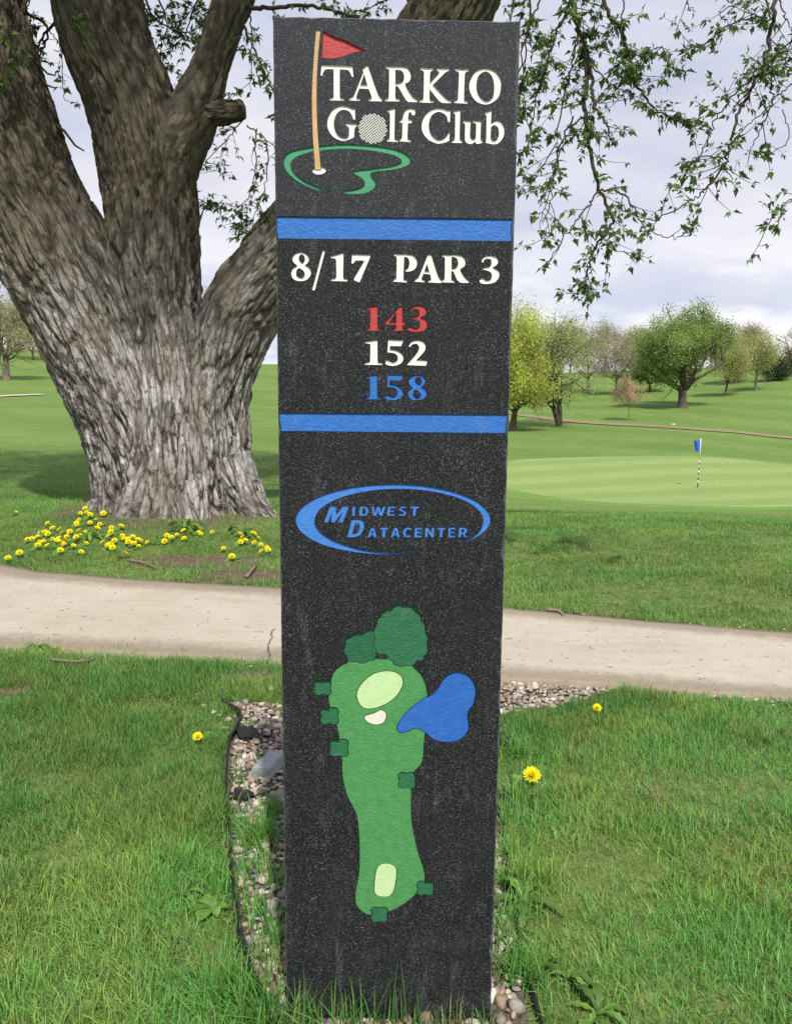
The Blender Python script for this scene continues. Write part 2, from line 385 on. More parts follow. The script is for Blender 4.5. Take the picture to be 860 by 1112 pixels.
# path outline in plan
NEARE = np.array([gz(*p)[:2] for p in [(0, 707), (100, 711), (200, 716), (300, 721), (545, 740), (700, 750), (860, 763)]])
FARE = np.array([gz(*p)[:2] for p in [(0, 614), (40, 622), (150, 631), (300, 640), (545, 662), (700, 676), (860, 690)]])
def ext(E, l, r):
    a = E[0]-(E[2]-E[0])/np.linalg.norm(E[2]-E[0])*l; b = E[-1]+(E[-1]-E[-3])/np.linalg.norm(E[-1]-E[-3])*r
    return np.vstack([[a], E, [b]])
NEARE = ext(NEARE, 9, 9); FARE = ext(FARE, 9, 9)
def ny(x): return np.interp(x, NEARE[:, 0], NEARE[:, 1])
def fy(x): return np.interp(x, FARE[:, 0], FARE[:, 1])
# gravel bed outline in plan (left edging, right side)
EDGE = np.array([gz(*p)[:2] for p in [(238, 764), (258, 778), (254, 795), (246, 812), (243, 860), (247, 930), (252, 985), (262, 1040), (280, 1090), (300, 1140)]])
def bed(x, y):
    """signed amount inside the gravel bed"""
    x = np.asarray(x, float); y = np.asarray(y, float); o = np.argsort(EDGE[:, 1])
    left = x-np.where(y > EDGE[o, 1].max(), -.33, np.interp(y, EDGE[o, 1], EDGE[o, 0])); wob = (n2(x, y, 6, 40)-.5)*.06
    rx = np.interp(y, [1.4, 1.75, 2.0, 2.8, 2.92, 3.0, 3.08, 3.16, 3.3], [.272, .295, .30, .325, .36, .52, .74, .88, .98])
    top = ny(x)+.0-y
    return np.minimum(np.minimum(left, rx-x+wob), top)*1.0
def soilmask(x, y):
    x = np.asarray(x, float); y = np.asarray(y, float); s = np.zeros_like(x)
    n = n2(x, y, 1.6, 60, 4)
    c = gz(215, 610); s = np.maximum(s, np.exp(-(((x-c[0])/.9)**2+((y-c[1])/.28)**2))*.85)
    c = gz(270, 625); s = np.maximum(s, np.exp(-(((x-c[0])/.5)**2+((y-c[1])/.25)**2))*.85)
    d = np.hypot(x-TREEC[0], (y-TREEC[1])*1.0); s = np.maximum(s, sst(1.5, .85, d)*.55)
    s = np.maximum(s, np.exp(-((y-fy(x))/.055)**2)*.75); s = np.maximum(s, np.exp(-((y-ny(x))/.05)**2)*.7)
    for p, a, b in (((260, 735), .35, .13), ((20, 752), .10, .05), ((150, 728), .12, .04)):
        c = gz(*p); s = np.maximum(s, np.exp(-(((x-c[0])/a)**2+((y-c[1])/b)**2))*.85)
    return s*(.35+1.3*n)

rr = np.concatenate([[0.0], np.geomspace(.4, 900, 430)])
aa = np.concatenate([np.radians(np.linspace(-35, 35, 220)), np.radians(np.linspace(35, 325, 110))[1:-1]])
AA, RR = np.meshgrid(aa, rr); X = RR*np.sin(AA); Yy = RR*np.cos(AA)
Z = terr(X.ravel(), Yy.ravel())
mic = (n2(X.ravel(), Yy.ravel(), 2.5, 9, 4)-.5)*.03*sst(.2, 1.5, RR.ravel())
inpath = (Yy.ravel() > ny(X.ravel())-.03) & (Yy.ravel() < fy(X.ravel())+.03)
inbed = bed(X.ravel(), Yy.ravel()) > -.02
Z = Z+np.where(inpath | inbed, -.012, mic)
# root mound
na, nr_ = len(aa), len(rr)
i = np.arange(nr_-1)[:, None]*na; j = np.arange(na)[None]; k = (j+1) % na
F = np.stack([i+j, i+k, i+na+k, i+na+j], -1).reshape(-1, 4)
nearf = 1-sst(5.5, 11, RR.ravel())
o = mk('ground', np.stack([X.ravel(), Yy.ravel(), Z], 1), F, M['ground'], attrs={'soil': soilmask(X.ravel(), Yy.ravel()), 'near': nearf})
tag(o, kind='structure')
# ------------------------------------------------------------------ cart path
xs = np.linspace(-11, 10, 700); rows = 22; V = []; E = []
for r_ in range(rows+1):
    t = r_/rows; yy = ny(xs)*(1-t)+fy(xs)*t
    if r_ == 0: yy = yy+(n2(xs, yy, 9, 3, 4)-.5)*.07
    if r_ == rows: yy = yy+(n2(xs, yy, 7, 4, 4)-.5)*.07
    zz = np.full_like(xs, .012)+(n2(xs, yy, 1.2, 2)-.5)*.006
    V.append(np.stack([xs, yy, zz], 1)); E.append(np.full_like(xs, abs(t-.5)*2))
V2 = V[0].copy(); V2[:, 2] = -.03; V3 = V[-1].copy(); V3[:, 2] = -.03
V = [V2]+V+[V3]; E = [E[0]]+E+[E[-1]]
# a crack running across by the sign: pull a narrow row of vertices down
n = len(xs); i = np.arange(len(V)-1)[:, None]*n; j = np.arange(n-1)[None]
F = np.stack([i+j, i+j+1, i+n+j+1, i+n+j], -1).reshape(-1, 4)
o = mk('cart_path', np.vstack(V), F, M['concrete'], attrs={'edge': np.concatenate(E)}); tag(o, kind='structure')
# ------------------------------------------------------------------ putting green, fringe and dirt track on the terrain
def patch(name, pts, mat, off, grow=1.0, rings=26, seg=140):
    P = np.array([hit(*p, lo=20)[:2] for p in pts]); P = np.vstack([P, P[:1]]); Q = catmull(P, 16)[:-1]; c = Q.mean(0)
    Q = c+(Q-c)*grow; V = [np.array([[c[0], c[1]]])]
    for r_ in range(1, rings+1): V.append(c+(Q-c)*r_/rings)
    V = np.vstack(V); n = len(Q); F3 = [[0, 1+q, 1+(q+1) % n] for q in range(n)]
    i = 1+np.arange(rings-1)[:, None]*n; j = np.arange(n)[None]; k = (j+1) % n
    F4 = np.stack([i+j, i+n+j, i+n+k, i+k], -1).reshape(-1, 4)
    ed = np.concatenate([[0], np.repeat(np.arange(1, rings+1), n)]); dz_ = np.where(ed >= rings, -.05, off)
    o = mk(name, np.column_stack([V, terr(V[:, 0], V[:, 1])+dz_]), [np.array(F3)[:, ::-1], F4[:, ::-1]], mat); tag(o, kind='structure'); return o
GP = [(520, 522), (545, 502), (600, 498), (700, 496), (800, 499), (900, 508), (960, 520), (930, 545), (860, 552), (760, 551), (640, 546), (560, 535)]
patch('green_fringe', GP, M['fringe'], .035, 1.07)
patch('putting_green', GP, M['green'], .06)
def strip(name, pts, w, mat, off):
    P = catmull(np.array([hit(*p, lo=20)[:2] for p in pts]), 14); T = np.gradient(P, axis=0); T /= np.linalg.norm(T, axis=1)[:, None]
    N = np.stack([-T[:, 1], T[:, 0]], 1); V = []
    wv = w*(.7+.6*n2(P[:, 0], P[:, 1], .4, 8))
    for t in np.linspace(-1, 1, 5): V.append(P+N*(t*wv)[:, None])
    V = np.vstack(V); n = len(P); i = np.arange(4)[:, None]*n; j = np.arange(n-1)[None]
    F = np.stack([i+j, i+j+1, i+n+j+1, i+n+j], -1).reshape(-1, 4)
    o = mk(name, np.column_stack([V, terr(V[:, 0], V[:, 1])+off]), F, mat); tag(o, kind='structure'); return o
strip('dirt_track', [(548, 449), (580, 453), (620, 458), (660, 461), (700, 463), (760, 467), (810, 471), (880, 478), (960, 486)], 1.0, M['dirt'], .07)
strip('far_path', [(-40, 434), (0, 431), (20, 430), (46, 429)], .9, plain('pale_path', (.42, .38, .30), .9), .08)

# ------------------------------------------------------------------ the sign
SD = 1.446
def crop(x0, y0, sc): return lambda x, y: (x0+x/sc, y0+y/sc)
R1 = crop(335, 60, 7.818); R2 = crop(435, 60, 7.167); R3 = crop(305, 265, 7.167); R4 = crop(425, 265, 6.88)
R5 = crop(390, 325, 9.67); R6 = crop(315, 520, 3.822); R7 = crop(290, 640, 2.9655); R8 = crop(290, 0, 2.9655); ID = crop(0, 0, 1)
def contour(pts, cr, dx=0, dy=0, n=5):
    P = [(*cr(p[0]+dx, p[1]+dy), len(p) > 2) for p in pts]; N = len(P); out = []
    XY = np.array([[at(a, b, SD)[0], at(a, b, SD)[2]] for a, b, _ in P])
    for i in range(N):
        a, b = XY[i], XY[(i+1) % N]; sa, sb = P[i][2], P[(i+1) % N][2]; ch = b-a
        ta = (XY[(i+1) % N]-XY[i-1])/2 if sa else ch; tb = (XY[(i+2) % N]-a)/2 if sb else ch
        L = np.linalg.norm(ch)
        for v in (0, 1):
            t_ = (ta, tb)[v]; l = np.linalg.norm(t_)
            if l > 1.2*L: t_ = t_*(1.2*L/l)
            if v == 0: ta = t_
            else: tb = t_
        m_ = n if (sa or sb) else 1
        for k in range(m_):
            t = k/m_; out.append((2*t**3-3*t**2+1)*a+(t**3-2*t**2+t)*ta+(-2*t**3+3*t**2)*b+(t**3-t**2)*tb)
    return np.array(out)
def sm(pts): return [(a, b, 1) for a, b in pts]
def area(P): x, y = P[:, 0], P[:, 1]; return .5*np.sum(x*np.roll(y, -1)-y*np.roll(x, -1))
def inflate(P, d):
    if area(P) < 0: P = P[::-1]
    e = np.roll(P, -1, 0)-P; L = np.linalg.norm(e, axis=1)[:, None]+1e-9; nn = np.stack([e[:, 1], -e[:, 0]], 1)/L
    v = nn+np.roll(nn, 1, 0); v /= np.linalg.norm(v, axis=1)[:, None]+1e-9; return P+v*d
def fill(conts):
    """fill contours (even odd) through a 2D curve; returns verts (x,z) and faces"""
    cu = bpy.data.curves.new('t', 'CURVE'); cu.dimensions = '2D'; cu.fill_mode = 'BOTH'
    for P in conts:
        s = cu.splines.new('POLY'); s.points.add(len(P)-1); s.use_cyclic_u = True
        for q, p in zip(s.points, P): q.co = (p[0], p[1], 0, 1)
    ob = bpy.data.objects.new('t', cu); C.objects.link(ob)
    me = bpy.data.meshes.new_from_object(ob.evaluated_get(bpy.context.evaluated_depsgraph_get()))
    bm = bmesh.new(); bm.from_mesh(me); bmesh.ops.remove_doubles(bm, verts=bm.verts, dist=1e-6)
    V = np.array([v.co[:2] for v in bm.verts]); F = [[v.index for v in f.verts] for f in bm.faces]
    bm.free(); bpy.data.objects.remove(ob); bpy.data.curves.remove(cu); bpy.data.meshes.remove(me); return V, F
def prism_bm(bm, conts, y0, y1):
    V, F = fill(conts)
    if len(F) == 0: return
    a = [bm.verts.new((v[0], y0, v[1])) for v in V]; b = [bm.verts.new((v[0], y1, v[1])) for v in V]
    ec = {}
    for f in F:
        p = V[f]; f = f if area(p) > 0 else f[::-1]   # front faces look to -y
        try:
            bm.faces.new([a[q] for q in f]); bm.faces.new([b[q] for q in reversed(f)])
        except ValueError: continue
        for q in range(len(f)):
            e = (f[q], f[(q+1) % len(f)]); ec[e] = ec.get(e, 0)+1
    for (p, q) in ec:
        if (q, p) not in ec: bm.faces.new([a[q], a[p], b[p], b[q]])
def from_bm(name, bm, mat=None, parent=None):
    me = bpy.data.meshes.new(name); bm.to_mesh(me); bm.free()
    if mat: me.materials.append(mat)
    o = bpy.data.objects.new(name, me); C.objects.link(o)
    if parent: o.parent = parent
    return o
CUT = []      # (contours, depth)
sign = empty('stone_sign', (0, SD, 0))
tag(sign, 'tall black granite golf club tee sign with coloured carved writing, standing in the gravel bed', 'sign')
sign_parts = []
def sdf(P, X_, Y_):
    """signed distance of grid points to a closed polygon, negative inside"""
    d2 = np.full(X_.shape, 9.); ins = np.zeros(X_.shape, bool)
    for i in range(len(P)):
        a, b = P[i-1], P[i]; e = b-a; L = e@e+1e-15; t = np.clip(((X_-a[0])*e[0]+(Y_-a[1])*e[1])/L, 0, 1)
        d2 = np.minimum(d2, (X_-a[0]-t*e[0])**2+(Y_-a[1]-t*e[1])**2)
        c = (a[1] > Y_) != (b[1] > Y_)
        if abs(e[1]) > 1e-12: ins ^= c & (X_ < a[0]+(Y_-a[1])/e[1]*e[0])
    return np.where(ins, -1, 1)*np.sqrt(d2)
def trace(D, gx, gy):
    """marching squares zero contours, chained to closed loops"""
    seg = {}
    def ip(p, q):
        (i, j), (k, l) = sorted((p, q)); v0, v1 = D[j, i], D[l, k]; t = v0/(v0-v1)
        return ((i, j), (k, l)), (gx[i]+(gx[k]-gx[i])*t, gy[j]+(gy[l]-gy[j])*t)
    pts = {}; S_ = D < 0; C4 = S_[:-1, :-1].astype(int)+S_[:-1, 1:]+S_[1:, 1:]+S_[1:, :-1]
    for j, i in zip(*np.where((C4 > 0) & (C4 < 4))):
        cs = [(i, j), (i+1, j), (i+1, j+1), (i, j+1)]; sg = [bool(S_[c[1], c[0]]) for c in cs]; o_, n_ = [], []
        for k in range(4):
            if sg[k] and not sg[(k+1) % 4]:
                key, p = ip(cs[k], cs[(k+1) % 4]); pts[key] = p; o_.append(key)
            elif not sg[k] and sg[(k+1) % 4]:
                key, p = ip(cs[k], cs[(k+1) % 4]); pts[key] = p; n_.append(key)
        if len(o_) == 1: seg[o_[0]] = n_[0]
        else:
            seg[o_[0]] = n_[1] if o_[0] != n_[1] else n_[0]; seg[o_[1]] = n_[0] if seg[o_[0]] == n_[1] else n_[1]
    loops = []
    while seg:
        k0 = next(iter(seg)); k = k0; L = []
        while k in seg: L.append(pts[k]); k = seg.pop(k)
        if len(L) > 8:
            L = np.array(L)
            for _ in range(2): L = .5*L+.25*np.roll(L, 1, 0)+.25*np.roll(L, -1, 0)
            loops.append(L)
    return loops
def liner(name, shapes, mat, depth, label=None, cut=True):
    """painted carving: floor and side walls of a recess, slightly inside the stone's own cut"""
    bm = bmesh.new()
    for conts in shapes:
        if cut: CUT.append(([inflate(c, .0004*(1 if k == 0 else -1)) for k, c in enumerate(conts)], depth+.0004))
        V, F = fill(conts)
        vs = [bm.verts.new((v[0], depth, v[1])) for v in V]
        for f in F:
            f = f if area(V[f]) > 0 else f[::-1]
            try: bm.faces.new([vs[q] for q in f])
            except ValueError: pass
        for c in conts:
            a = [bm.verts.new((p[0], .0003, p[1])) for p in c]; b = [bm.verts.new((p[0], depth, p[1])) for p in c]
            for q in range(len(c)):
                r_ = (q+1) % len(c); bm.faces.new([a[q], a[r_], b[r_], b[q]])
    o = from_bm(name, bm, mat, sign)
    if label: o['label'] = label
    return o
G = {}
T_ = [(112, 82), (375, 93), (383, 186), (368, 180), (352, 142, 1), (330, 124, 1), (266, 118), (267, 345, 1), (273, 363, 1), (302, 368), (300, 384), (178, 382), (180, 366), (206, 360, 1), (214, 345, 1), (214, 118), (150, 118, 1), (128, 140, 1), (116, 172), (103, 172)]
A_ = [(455, 122), (498, 84), (507, 92), (596, 340, 1), (625, 374), (625, 390), (510, 388), (510, 374), (532, 369, 1), (536, 352, 1), (512, 285), (430, 281), (408, 345, 1), (412, 366, 1), (440, 372), (440, 387), (345, 382), (347, 368), (372, 355, 1), (388, 335, 1), (466, 140)]
A_c = [(474, 158), (440, 250), (500, 252)]
R_ = [(655, 95), (800, 98), (840, 108, 1), (866, 150, 1), (868, 190, 1), (850, 225, 1), (822, 246, 1), (880, 348, 1), (925, 380), (924, 397), (850, 395), (828, 378, 1), (760, 264, 1), (738, 262), (738, 345, 1), (746, 368, 1), (775, 373), (773, 391), (648, 389), (650, 374), (675, 368, 1), (682, 350, 1), (685, 135, 1), (680, 118, 1), (655, 110)]
R_c = [(738, 122), (738, 240), (770, 238, 1), (805, 215, 1), (812, 178, 1), (800, 140, 1), (772, 123, 1)]
K_ = [(152, 98), (255, 102), (254, 115), (236, 125, 1), (230, 140, 1), (228, 215), (286, 152, 1), (300, 130, 1), (280, 116), (281, 102), (378, 104), (377, 119), (350, 132, 1), (320, 160, 1), (250, 230), (340, 325, 1), (372, 350, 1), (395, 358), (394, 372), (325, 370), (300, 355, 1), (226, 262), (226, 330, 1), (232, 352, 1), (260, 358), (258, 370), (143, 366), (145, 352), (170, 345, 1), (178, 325, 1), (182, 140, 1), (177, 122, 1), (152, 112)]
I_ = [(423, 106), (530, 110), (528, 124), (505, 132, 1), (500, 150, 1), (494, 335, 1), (498, 352, 1), (523, 360), (521, 376), (415, 370), (417, 356), (440, 348, 1), (446, 330, 1), (454, 145, 1), (448, 128, 1), (423, 120)]
O_ = sm([(662, 105), (730, 125), (775, 185), (780, 250), (760, 325), (700, 373), (640, 380), (575, 345), (537, 270), (540, 200), (575, 135), (620, 110)])
O_c = sm([(650, 127), (605, 160), (590, 230), (602, 300), (640, 348), (682, 357), (720, 320), (728, 240), (715, 172), (685, 133)])
G_ = [(395, 450), (398, 545), (382, 545), (365, 500, 1), (335, 470, 1), (290, 462, 1), (245, 490, 1), (218, 550, 1), (222, 620, 1), (255, 685, 1), (310, 705, 1), (340, 690, 1), (346, 640, 1), (342, 610, 1), (315, 592), (318, 578), (415, 585), (412, 600), (395, 612, 1), (390, 640, 1), (388, 695), (340, 716, 1), (285, 725, 1), (210, 690, 1), (165, 620, 1), (165, 540, 1), (205, 465, 1), (270, 432, 1), (330, 437, 1), (375, 455)]
l_ = [(735, 448), (730, 700, 1), (738, 717, 1), (765, 722), (763, 737), (663, 730), (665, 716), (685, 708, 1), (690, 690, 1), (692, 510, 1), (689, 490, 1), (670, 478), (672, 468)]
f_ = [(75, 415, 1), (108, 420, 1), (117, 442, 1), (105, 464, 1), (90, 462, 1), (78, 442, 1), (65, 446, 1), (60, 470, 1), (60, 500), (90, 503), (85, 528), (58, 526), (54, 640, 1), (60, 655, 1), (80, 660), (78, 675), (-9, 668), (-7, 655), (7, 648, 1), (12, 630, 1), (15, 525), (-5, 522), (-4, 508), (16, 495), (22, 460, 1), (42, 425, 1)]
C_ = [(388, 428), (385, 520), (370, 518), (355, 470, 1), (320, 445, 1), (285, 440, 1), (240, 470, 1), (220, 535, 1), (235, 610, 1), (280, 655, 1), (325, 655, 1), (360, 625, 1), (373, 600), (383, 603), (378, 665), (330, 682, 1), (280, 685, 1), (210, 650, 1), (168, 585, 1), (170, 510, 1), (205, 450, 1), (260, 418, 1), (320, 416, 1), (365, 430)]
l2_ = [(465, 425), (460, 640, 1), (466, 660, 1), (480, 666), (478, 682), (397, 680), (399, 666), (418, 658, 1), (422, 640, 1), (425, 470, 1), (422, 455, 1), (408, 448), (410, 438)]
u_ = [(485, 510), (545, 512), (541, 620, 1), (550, 648, 1), (570, 655, 1), (585, 640), (588, 545, 1), (582, 530, 1), (560, 523), (562, 510), (627, 512), (622, 640, 1), (628, 660, 1), (638, 666), (636, 680), (600, 690), (586, 685), (582, 670), (555, 688, 1), (530, 688, 1), (505, 670, 1), (500, 630, 1), (502, 545, 1), (499, 532, 1), (485, 524)]
b_ = [(708, 428), (704, 530), (740, 510, 1), (780, 520, 1), (806, 570, 1), (800, 630, 1), (765, 680, 1), (720, 692, 1), (660, 680), (666, 650, 1), (668, 480, 1), (665, 465, 1), (655, 456), (658, 446)]
b_c = [(704, 558), (700, 640), (716, 665, 1), (745, 658, 1), (764, 620, 1), (760, 570, 1), (740, 546, 1), (718, 545, 1)]
liner('club_name', [[contour(T_, R1)], [contour(A_, R1), contour(A_c, R1)], [contour(R_, R1), contour(R_c, R1)], [contour(K_, R2)], [contour(I_, R2)], [contour(O_, R2), contour(O_c, R2)],
    [contour(G_, R1)], [contour(l_, R1)], [contour(f_, R2)], [contour(C_, R2)], [contour(l2_, R2)], [contour(u_, R2)], [contour(b_, R2), contour(b_c, R2)]], M['white'], .0018, 'white carved serif club name')
e8 = sm([(160, 66), (200, 80), (220, 115), (207, 148), (190, 164), (222, 187), (235, 230), (205, 275), (150, 288), (100, 272), (82, 230), (95, 190), (128, 168), (100, 142), (92, 108), (115, 75)])
e8a = sm([(160, 80), (141, 100), (146, 128), (170, 148), (187, 122), (182, 92)]); e8b = sm([(143, 186), (123, 206), (122, 242), (150, 264), (178, 257), (187, 230), (173, 205)])
sl = [(326, 50), (346, 52), (264, 360), (244, 358)]
one = [(480, 70), (488, 75), (486, 255, 1), (493, 270, 1), (520, 275), (518, 290), (392, 286), (394, 272), (425, 266, 1), (432, 250, 1), (430, 125, 1), (420, 112, 1), (385, 108), (387, 98)]
sev = [(555, 80), (697, 85), (697, 96), (612, 298), (568, 280), (571, 262), (650, 128), (585, 128, 1), (565, 150), (550, 150)]
P_ = [(20, 75), (120, 78), (165, 88, 1), (192, 130, 1), (180, 180, 1), (140, 203, 1), (105, 204), (105, 193), (126, 177, 1), (135, 140, 1), (125, 105, 1), (96, 92), (90, 250, 1), (95, 268, 1), (118, 272), (115, 287), (14, 280), (16, 266), (33, 260, 1), (38, 245, 1), (40, 105, 1), (35, 92, 1), (20, 88)]
A2 = [(272, 80), (298, 80), (350, 240, 1), (375, 276), (373, 290), (275, 286), (277, 272), (296, 266, 1), (290, 226), (240, 221), (226, 252, 1), (230, 267, 1), (250, 272), (248, 285), (175, 280), (177, 267), (200, 250, 1), (210, 232, 1)]
A2c = [(266, 145), (246, 204), (283, 206)]
Rr = [(380, 82), (470, 82), (525, 90, 1), (552, 125, 1), (545, 165, 1), (515, 190, 1), (545, 245, 1), (580, 279), (578, 290), (515, 288), (490, 265, 1), (462, 204, 1), (448, 202), (448, 255, 1), (453, 270, 1), (470, 275), (468, 288), (377, 285), (378, 272), (392, 265, 1), (398, 250, 1), (400, 110, 1), (396, 98, 1), (380, 94)]
Rrc = [(450, 96), (450, 184), (475, 182, 1), (498, 155, 1), (492, 112, 1), (470, 97, 1)]
th = [(672, 132), (690, 100, 1), (735, 88, 1), (780, 98, 1), (798, 130, 1), (780, 160, 1), (758, 174, 1), (798, 200, 1), (805, 240, 1), (770, 285, 1), (700, 298, 1), (662, 286, 1), (660, 266, 1), (680, 257, 1), (710, 273, 1), (740, 266, 1), (750, 235, 1), (735, 205, 1), (687, 190), (687, 177), (728, 172, 1), (748, 145, 1), (742, 116, 1), (715, 108, 1), (692, 118, 1), (682, 138)]
liner('hole_number', [[contour(e8, R3), contour(e8a, R3), contour(e8b, R3)], [contour(sl, R3)], [contour(one, R3)], [contour(sev, R3)]], M['white'], .0018, 'white carved hole numbers')
liner('par_text', [[contour(P_, R4)], [contour(A2, R4), contour(A2c, R4)], [contour(Rr, R4), contour(Rrc, R4)], [contour(th, R4)]], M['white'], .0018, 'white carved par text')
d1 = [(185, 68), (193, 76), (195, 290, 1), (205, 305, 1), (245, 312), (245, 328), (60, 325), (62, 310), (100, 302, 1), (115, 285, 1), (118, 120, 1), (108, 106, 1), (60, 100), (62, 88)]
d4 = [(425, 72), (455, 72), (455, 235), (490, 235), (480, 265), (455, 265), (458, 300, 1), (480, 314), (478, 328), (350, 328), (352, 312), (385, 300, 1), (390, 265), (275, 265), (272, 245)]
d4c = [(390, 128), (318, 236), (392, 236)]
d3 = [(525, 132), (560, 82, 1), (620, 65, 1), (680, 78, 1), (708, 120, 1), (688, 162, 1), (645, 188, 1), (700, 215, 1), (715, 270, 1), (680, 325, 1), (600, 342, 1), (530, 330, 1), (514, 308, 1), (535, 286, 1), (572, 302, 1), (612, 304, 1), (640, 265, 1), (622, 215, 1), (555, 206), (555, 186), (608, 180, 1), (635, 150, 1), (625, 112, 1), (585, 98, 1), (552, 112, 1), (540, 137)]
d5 = [(305, 425), (452, 432), (468, 420), (440, 492), (325, 488), (320, 528), (400, 543, 1), (450, 578, 1), (465, 620, 1), (440, 670, 1), (370, 698, 1), (300, 690, 1), (275, 668, 1), (290, 640, 1), (320, 650, 1), (360, 664, 1), (400, 640, 1), (405, 600, 1), (370, 567, 1), (298, 556)]
d2 = [(520, 490), (550, 447, 1), (610, 432, 1), (670, 446, 1), (698, 490, 1), (680, 550, 1), (600, 637), (680, 641), (718, 650), (700, 697), (505, 690), (505, 680), (600, 572, 1), (630, 512, 1), (615, 475, 1), (580, 465, 1), (548, 482, 1), (532, 502)]
d8 = sm([(610, 795), (668, 808), (695, 850), (682, 892), (655, 916), (698, 950), (710, 992), (680, 1040), (610, 1058), (540, 1045), (512, 1000), (522, 955), (560, 928), (532, 898), (522, 850), (550, 810)])
d8a = sm([(615, 815), (590, 835), (597, 868), (633, 892), (657, 870), (648, 828)]); d8b = sm([(588, 947), (567, 972), (577, 1015), (615, 1036), (648, 1012), (636, 975)])
liner('red_yardage', [[contour(d1, R5)], [contour(d4, R5), contour(d4c, R5)], [contour(d3, R5)]], M['red'], .0022, 'red carved yardage 143')
liner('white_yardage', [[contour(d1, R5, 0, 361)], [contour(d5, R5)], [contour(d2, R5)]], M['white'], .0018, 'white carved yardage 152')
liner('blue_yardage', [[contour(d1, R5, -3, 722)], [contour(d5, R5, -3, 362)], [contour(d8, R5), contour(d8a, R5), contour(d8b, R5)]], M['blue'], .0022, 'blue carved yardage 158')
# header picture: pin, flag, ball, green outline, cup
pin = contour([(158, 97), (172, 97), (163, 200, 1), (160, 300, 1), (163, 420, 1), (174, 545), (155, 545), (147, 420, 1), (145, 300, 1), (150, 200, 1)], R8)
cup = contour(sm([(146, 549), (154, 542), (168, 538), (184, 540), (191, 549), (180, 559), (162, 561), (150, 556)]), R8)
liner('carved_flag', [[contour([(182, 100), (215, 118, 1), (250, 130, 1), (318, 163), (280, 168, 1), (240, 182, 1), (205, 188, 1), (176, 185)], R8)]], M['flagred'], .0028, 'red carved pennant')
sw = sm([(202, 617), (150, 608), (95, 580), (60, 545), (56, 510), (80, 487), (140, 474)]) + sm([(180, 469), (250, 464), (350, 470), (420, 483), (458, 506), (455, 530), (410, 545), (335, 556), (350, 588), (337, 612), (300, 624), (242, 621)]) + sm([(246, 615), (290, 608), (315, 594), (308, 575), (276, 553), (330, 544), (400, 534), (434, 519), (410, 500), (340, 485), (250, 478), (182, 483)]) + sm([(142, 488), (95, 504), (76, 525), (86, 555), (120, 583), (160, 602)])
swc = contour(sw, R8); ap = np.vstack([swc, pin, cup]); hx = np.arange(ap[:, 0].min()-.004, ap[:, 0].max()+.004, .0005); hy = np.arange(ap[:, 1].min()-.004, ap[:, 1].max()+.004, .0005)
HX, HY = np.meshgrid(hx, hy); Dp = sdf(pin, HX, HY); Dc = sdf(cup, HX, HY); Dw = sdf(swc, HX, HY)
for c in trace(np.minimum(np.minimum(Dp, Dc), Dw)-.0003, hx, hy): CUT.append(([c], .0026))
liner('carved_pin', [[pin]], M['tan'], .0014, 'tan carved golf pin', False)
liner('carved_cup', [[c] for c in trace(np.maximum(Dc, .0004-Dp), hx, hy)], M['white'], .0018, None, False)
liner('carved_green_outline', [[c] for c in trace(np.maximum(Dw, .0004-Dp), hx, hy)], M['swirl'], .0022, 'green carved outline of a putting green', False)
# golf ball: a disc of small pale dimple squares
bc = np.array(at(*R1(545, 622), SD))[[0, 2]]; br = 118/7.818*1.643e-3*.995
bm = bmesh.new(); st = br/7.3
for u in range(-9, 10):
    for v in range(-9, 10):
        for (ou, ov) in ((0, 0),):
            a = R(38); qx, qz = u*st, v*st; px_, pz_ = qx*math.cos(a)-qz*math.sin(a), qx*math.sin(a)+qz*math.cos(a)
            if math.hypot(px_, pz_) > br*.97: continue
            for (sx, sz, w_, h_) in ((0, 0, st*.98, st*.30), (0, 0, st*.30, st*.98)):
                if w_ > h_: ang = a; yy = .0004
                else: ang = a; yy = .00025
                cs, sn = math.cos(ang), math.sin(ang)
                vs = [bm.verts.new((bc[0]+px_+x*cs-z*sn, yy, bc[1]+pz_+x*sn+z*cs)) for x, z in ((-w_/2, -h_/2), (w_/2, -h_/2), (w_/2, h_/2), (-w_/2, h_/2))]
                bm.faces.new(vs)
ball = from_bm('carved_ball', bm, M['white'], sign); ball['label'] = 'white dotted golf ball standing for the letter o'
bm = bmesh.new(); vs = [bm.verts.new((bc[0]+br*math.cos(t), .0009, bc[1]+br*math.sin(t))) for t in np.linspace(0, 2*math.pi, 40, endpoint=False)]; bm.faces.new(vs)
from_bm('ball_recess', bm, M['granite'], ball)
CUT.append(([np.array([[bc[0]+br*math.cos(t), bc[1]+br*math.sin(t)] for t in np.linspace(0, 2*math.pi, 40, endpoint=False)])], .0012))
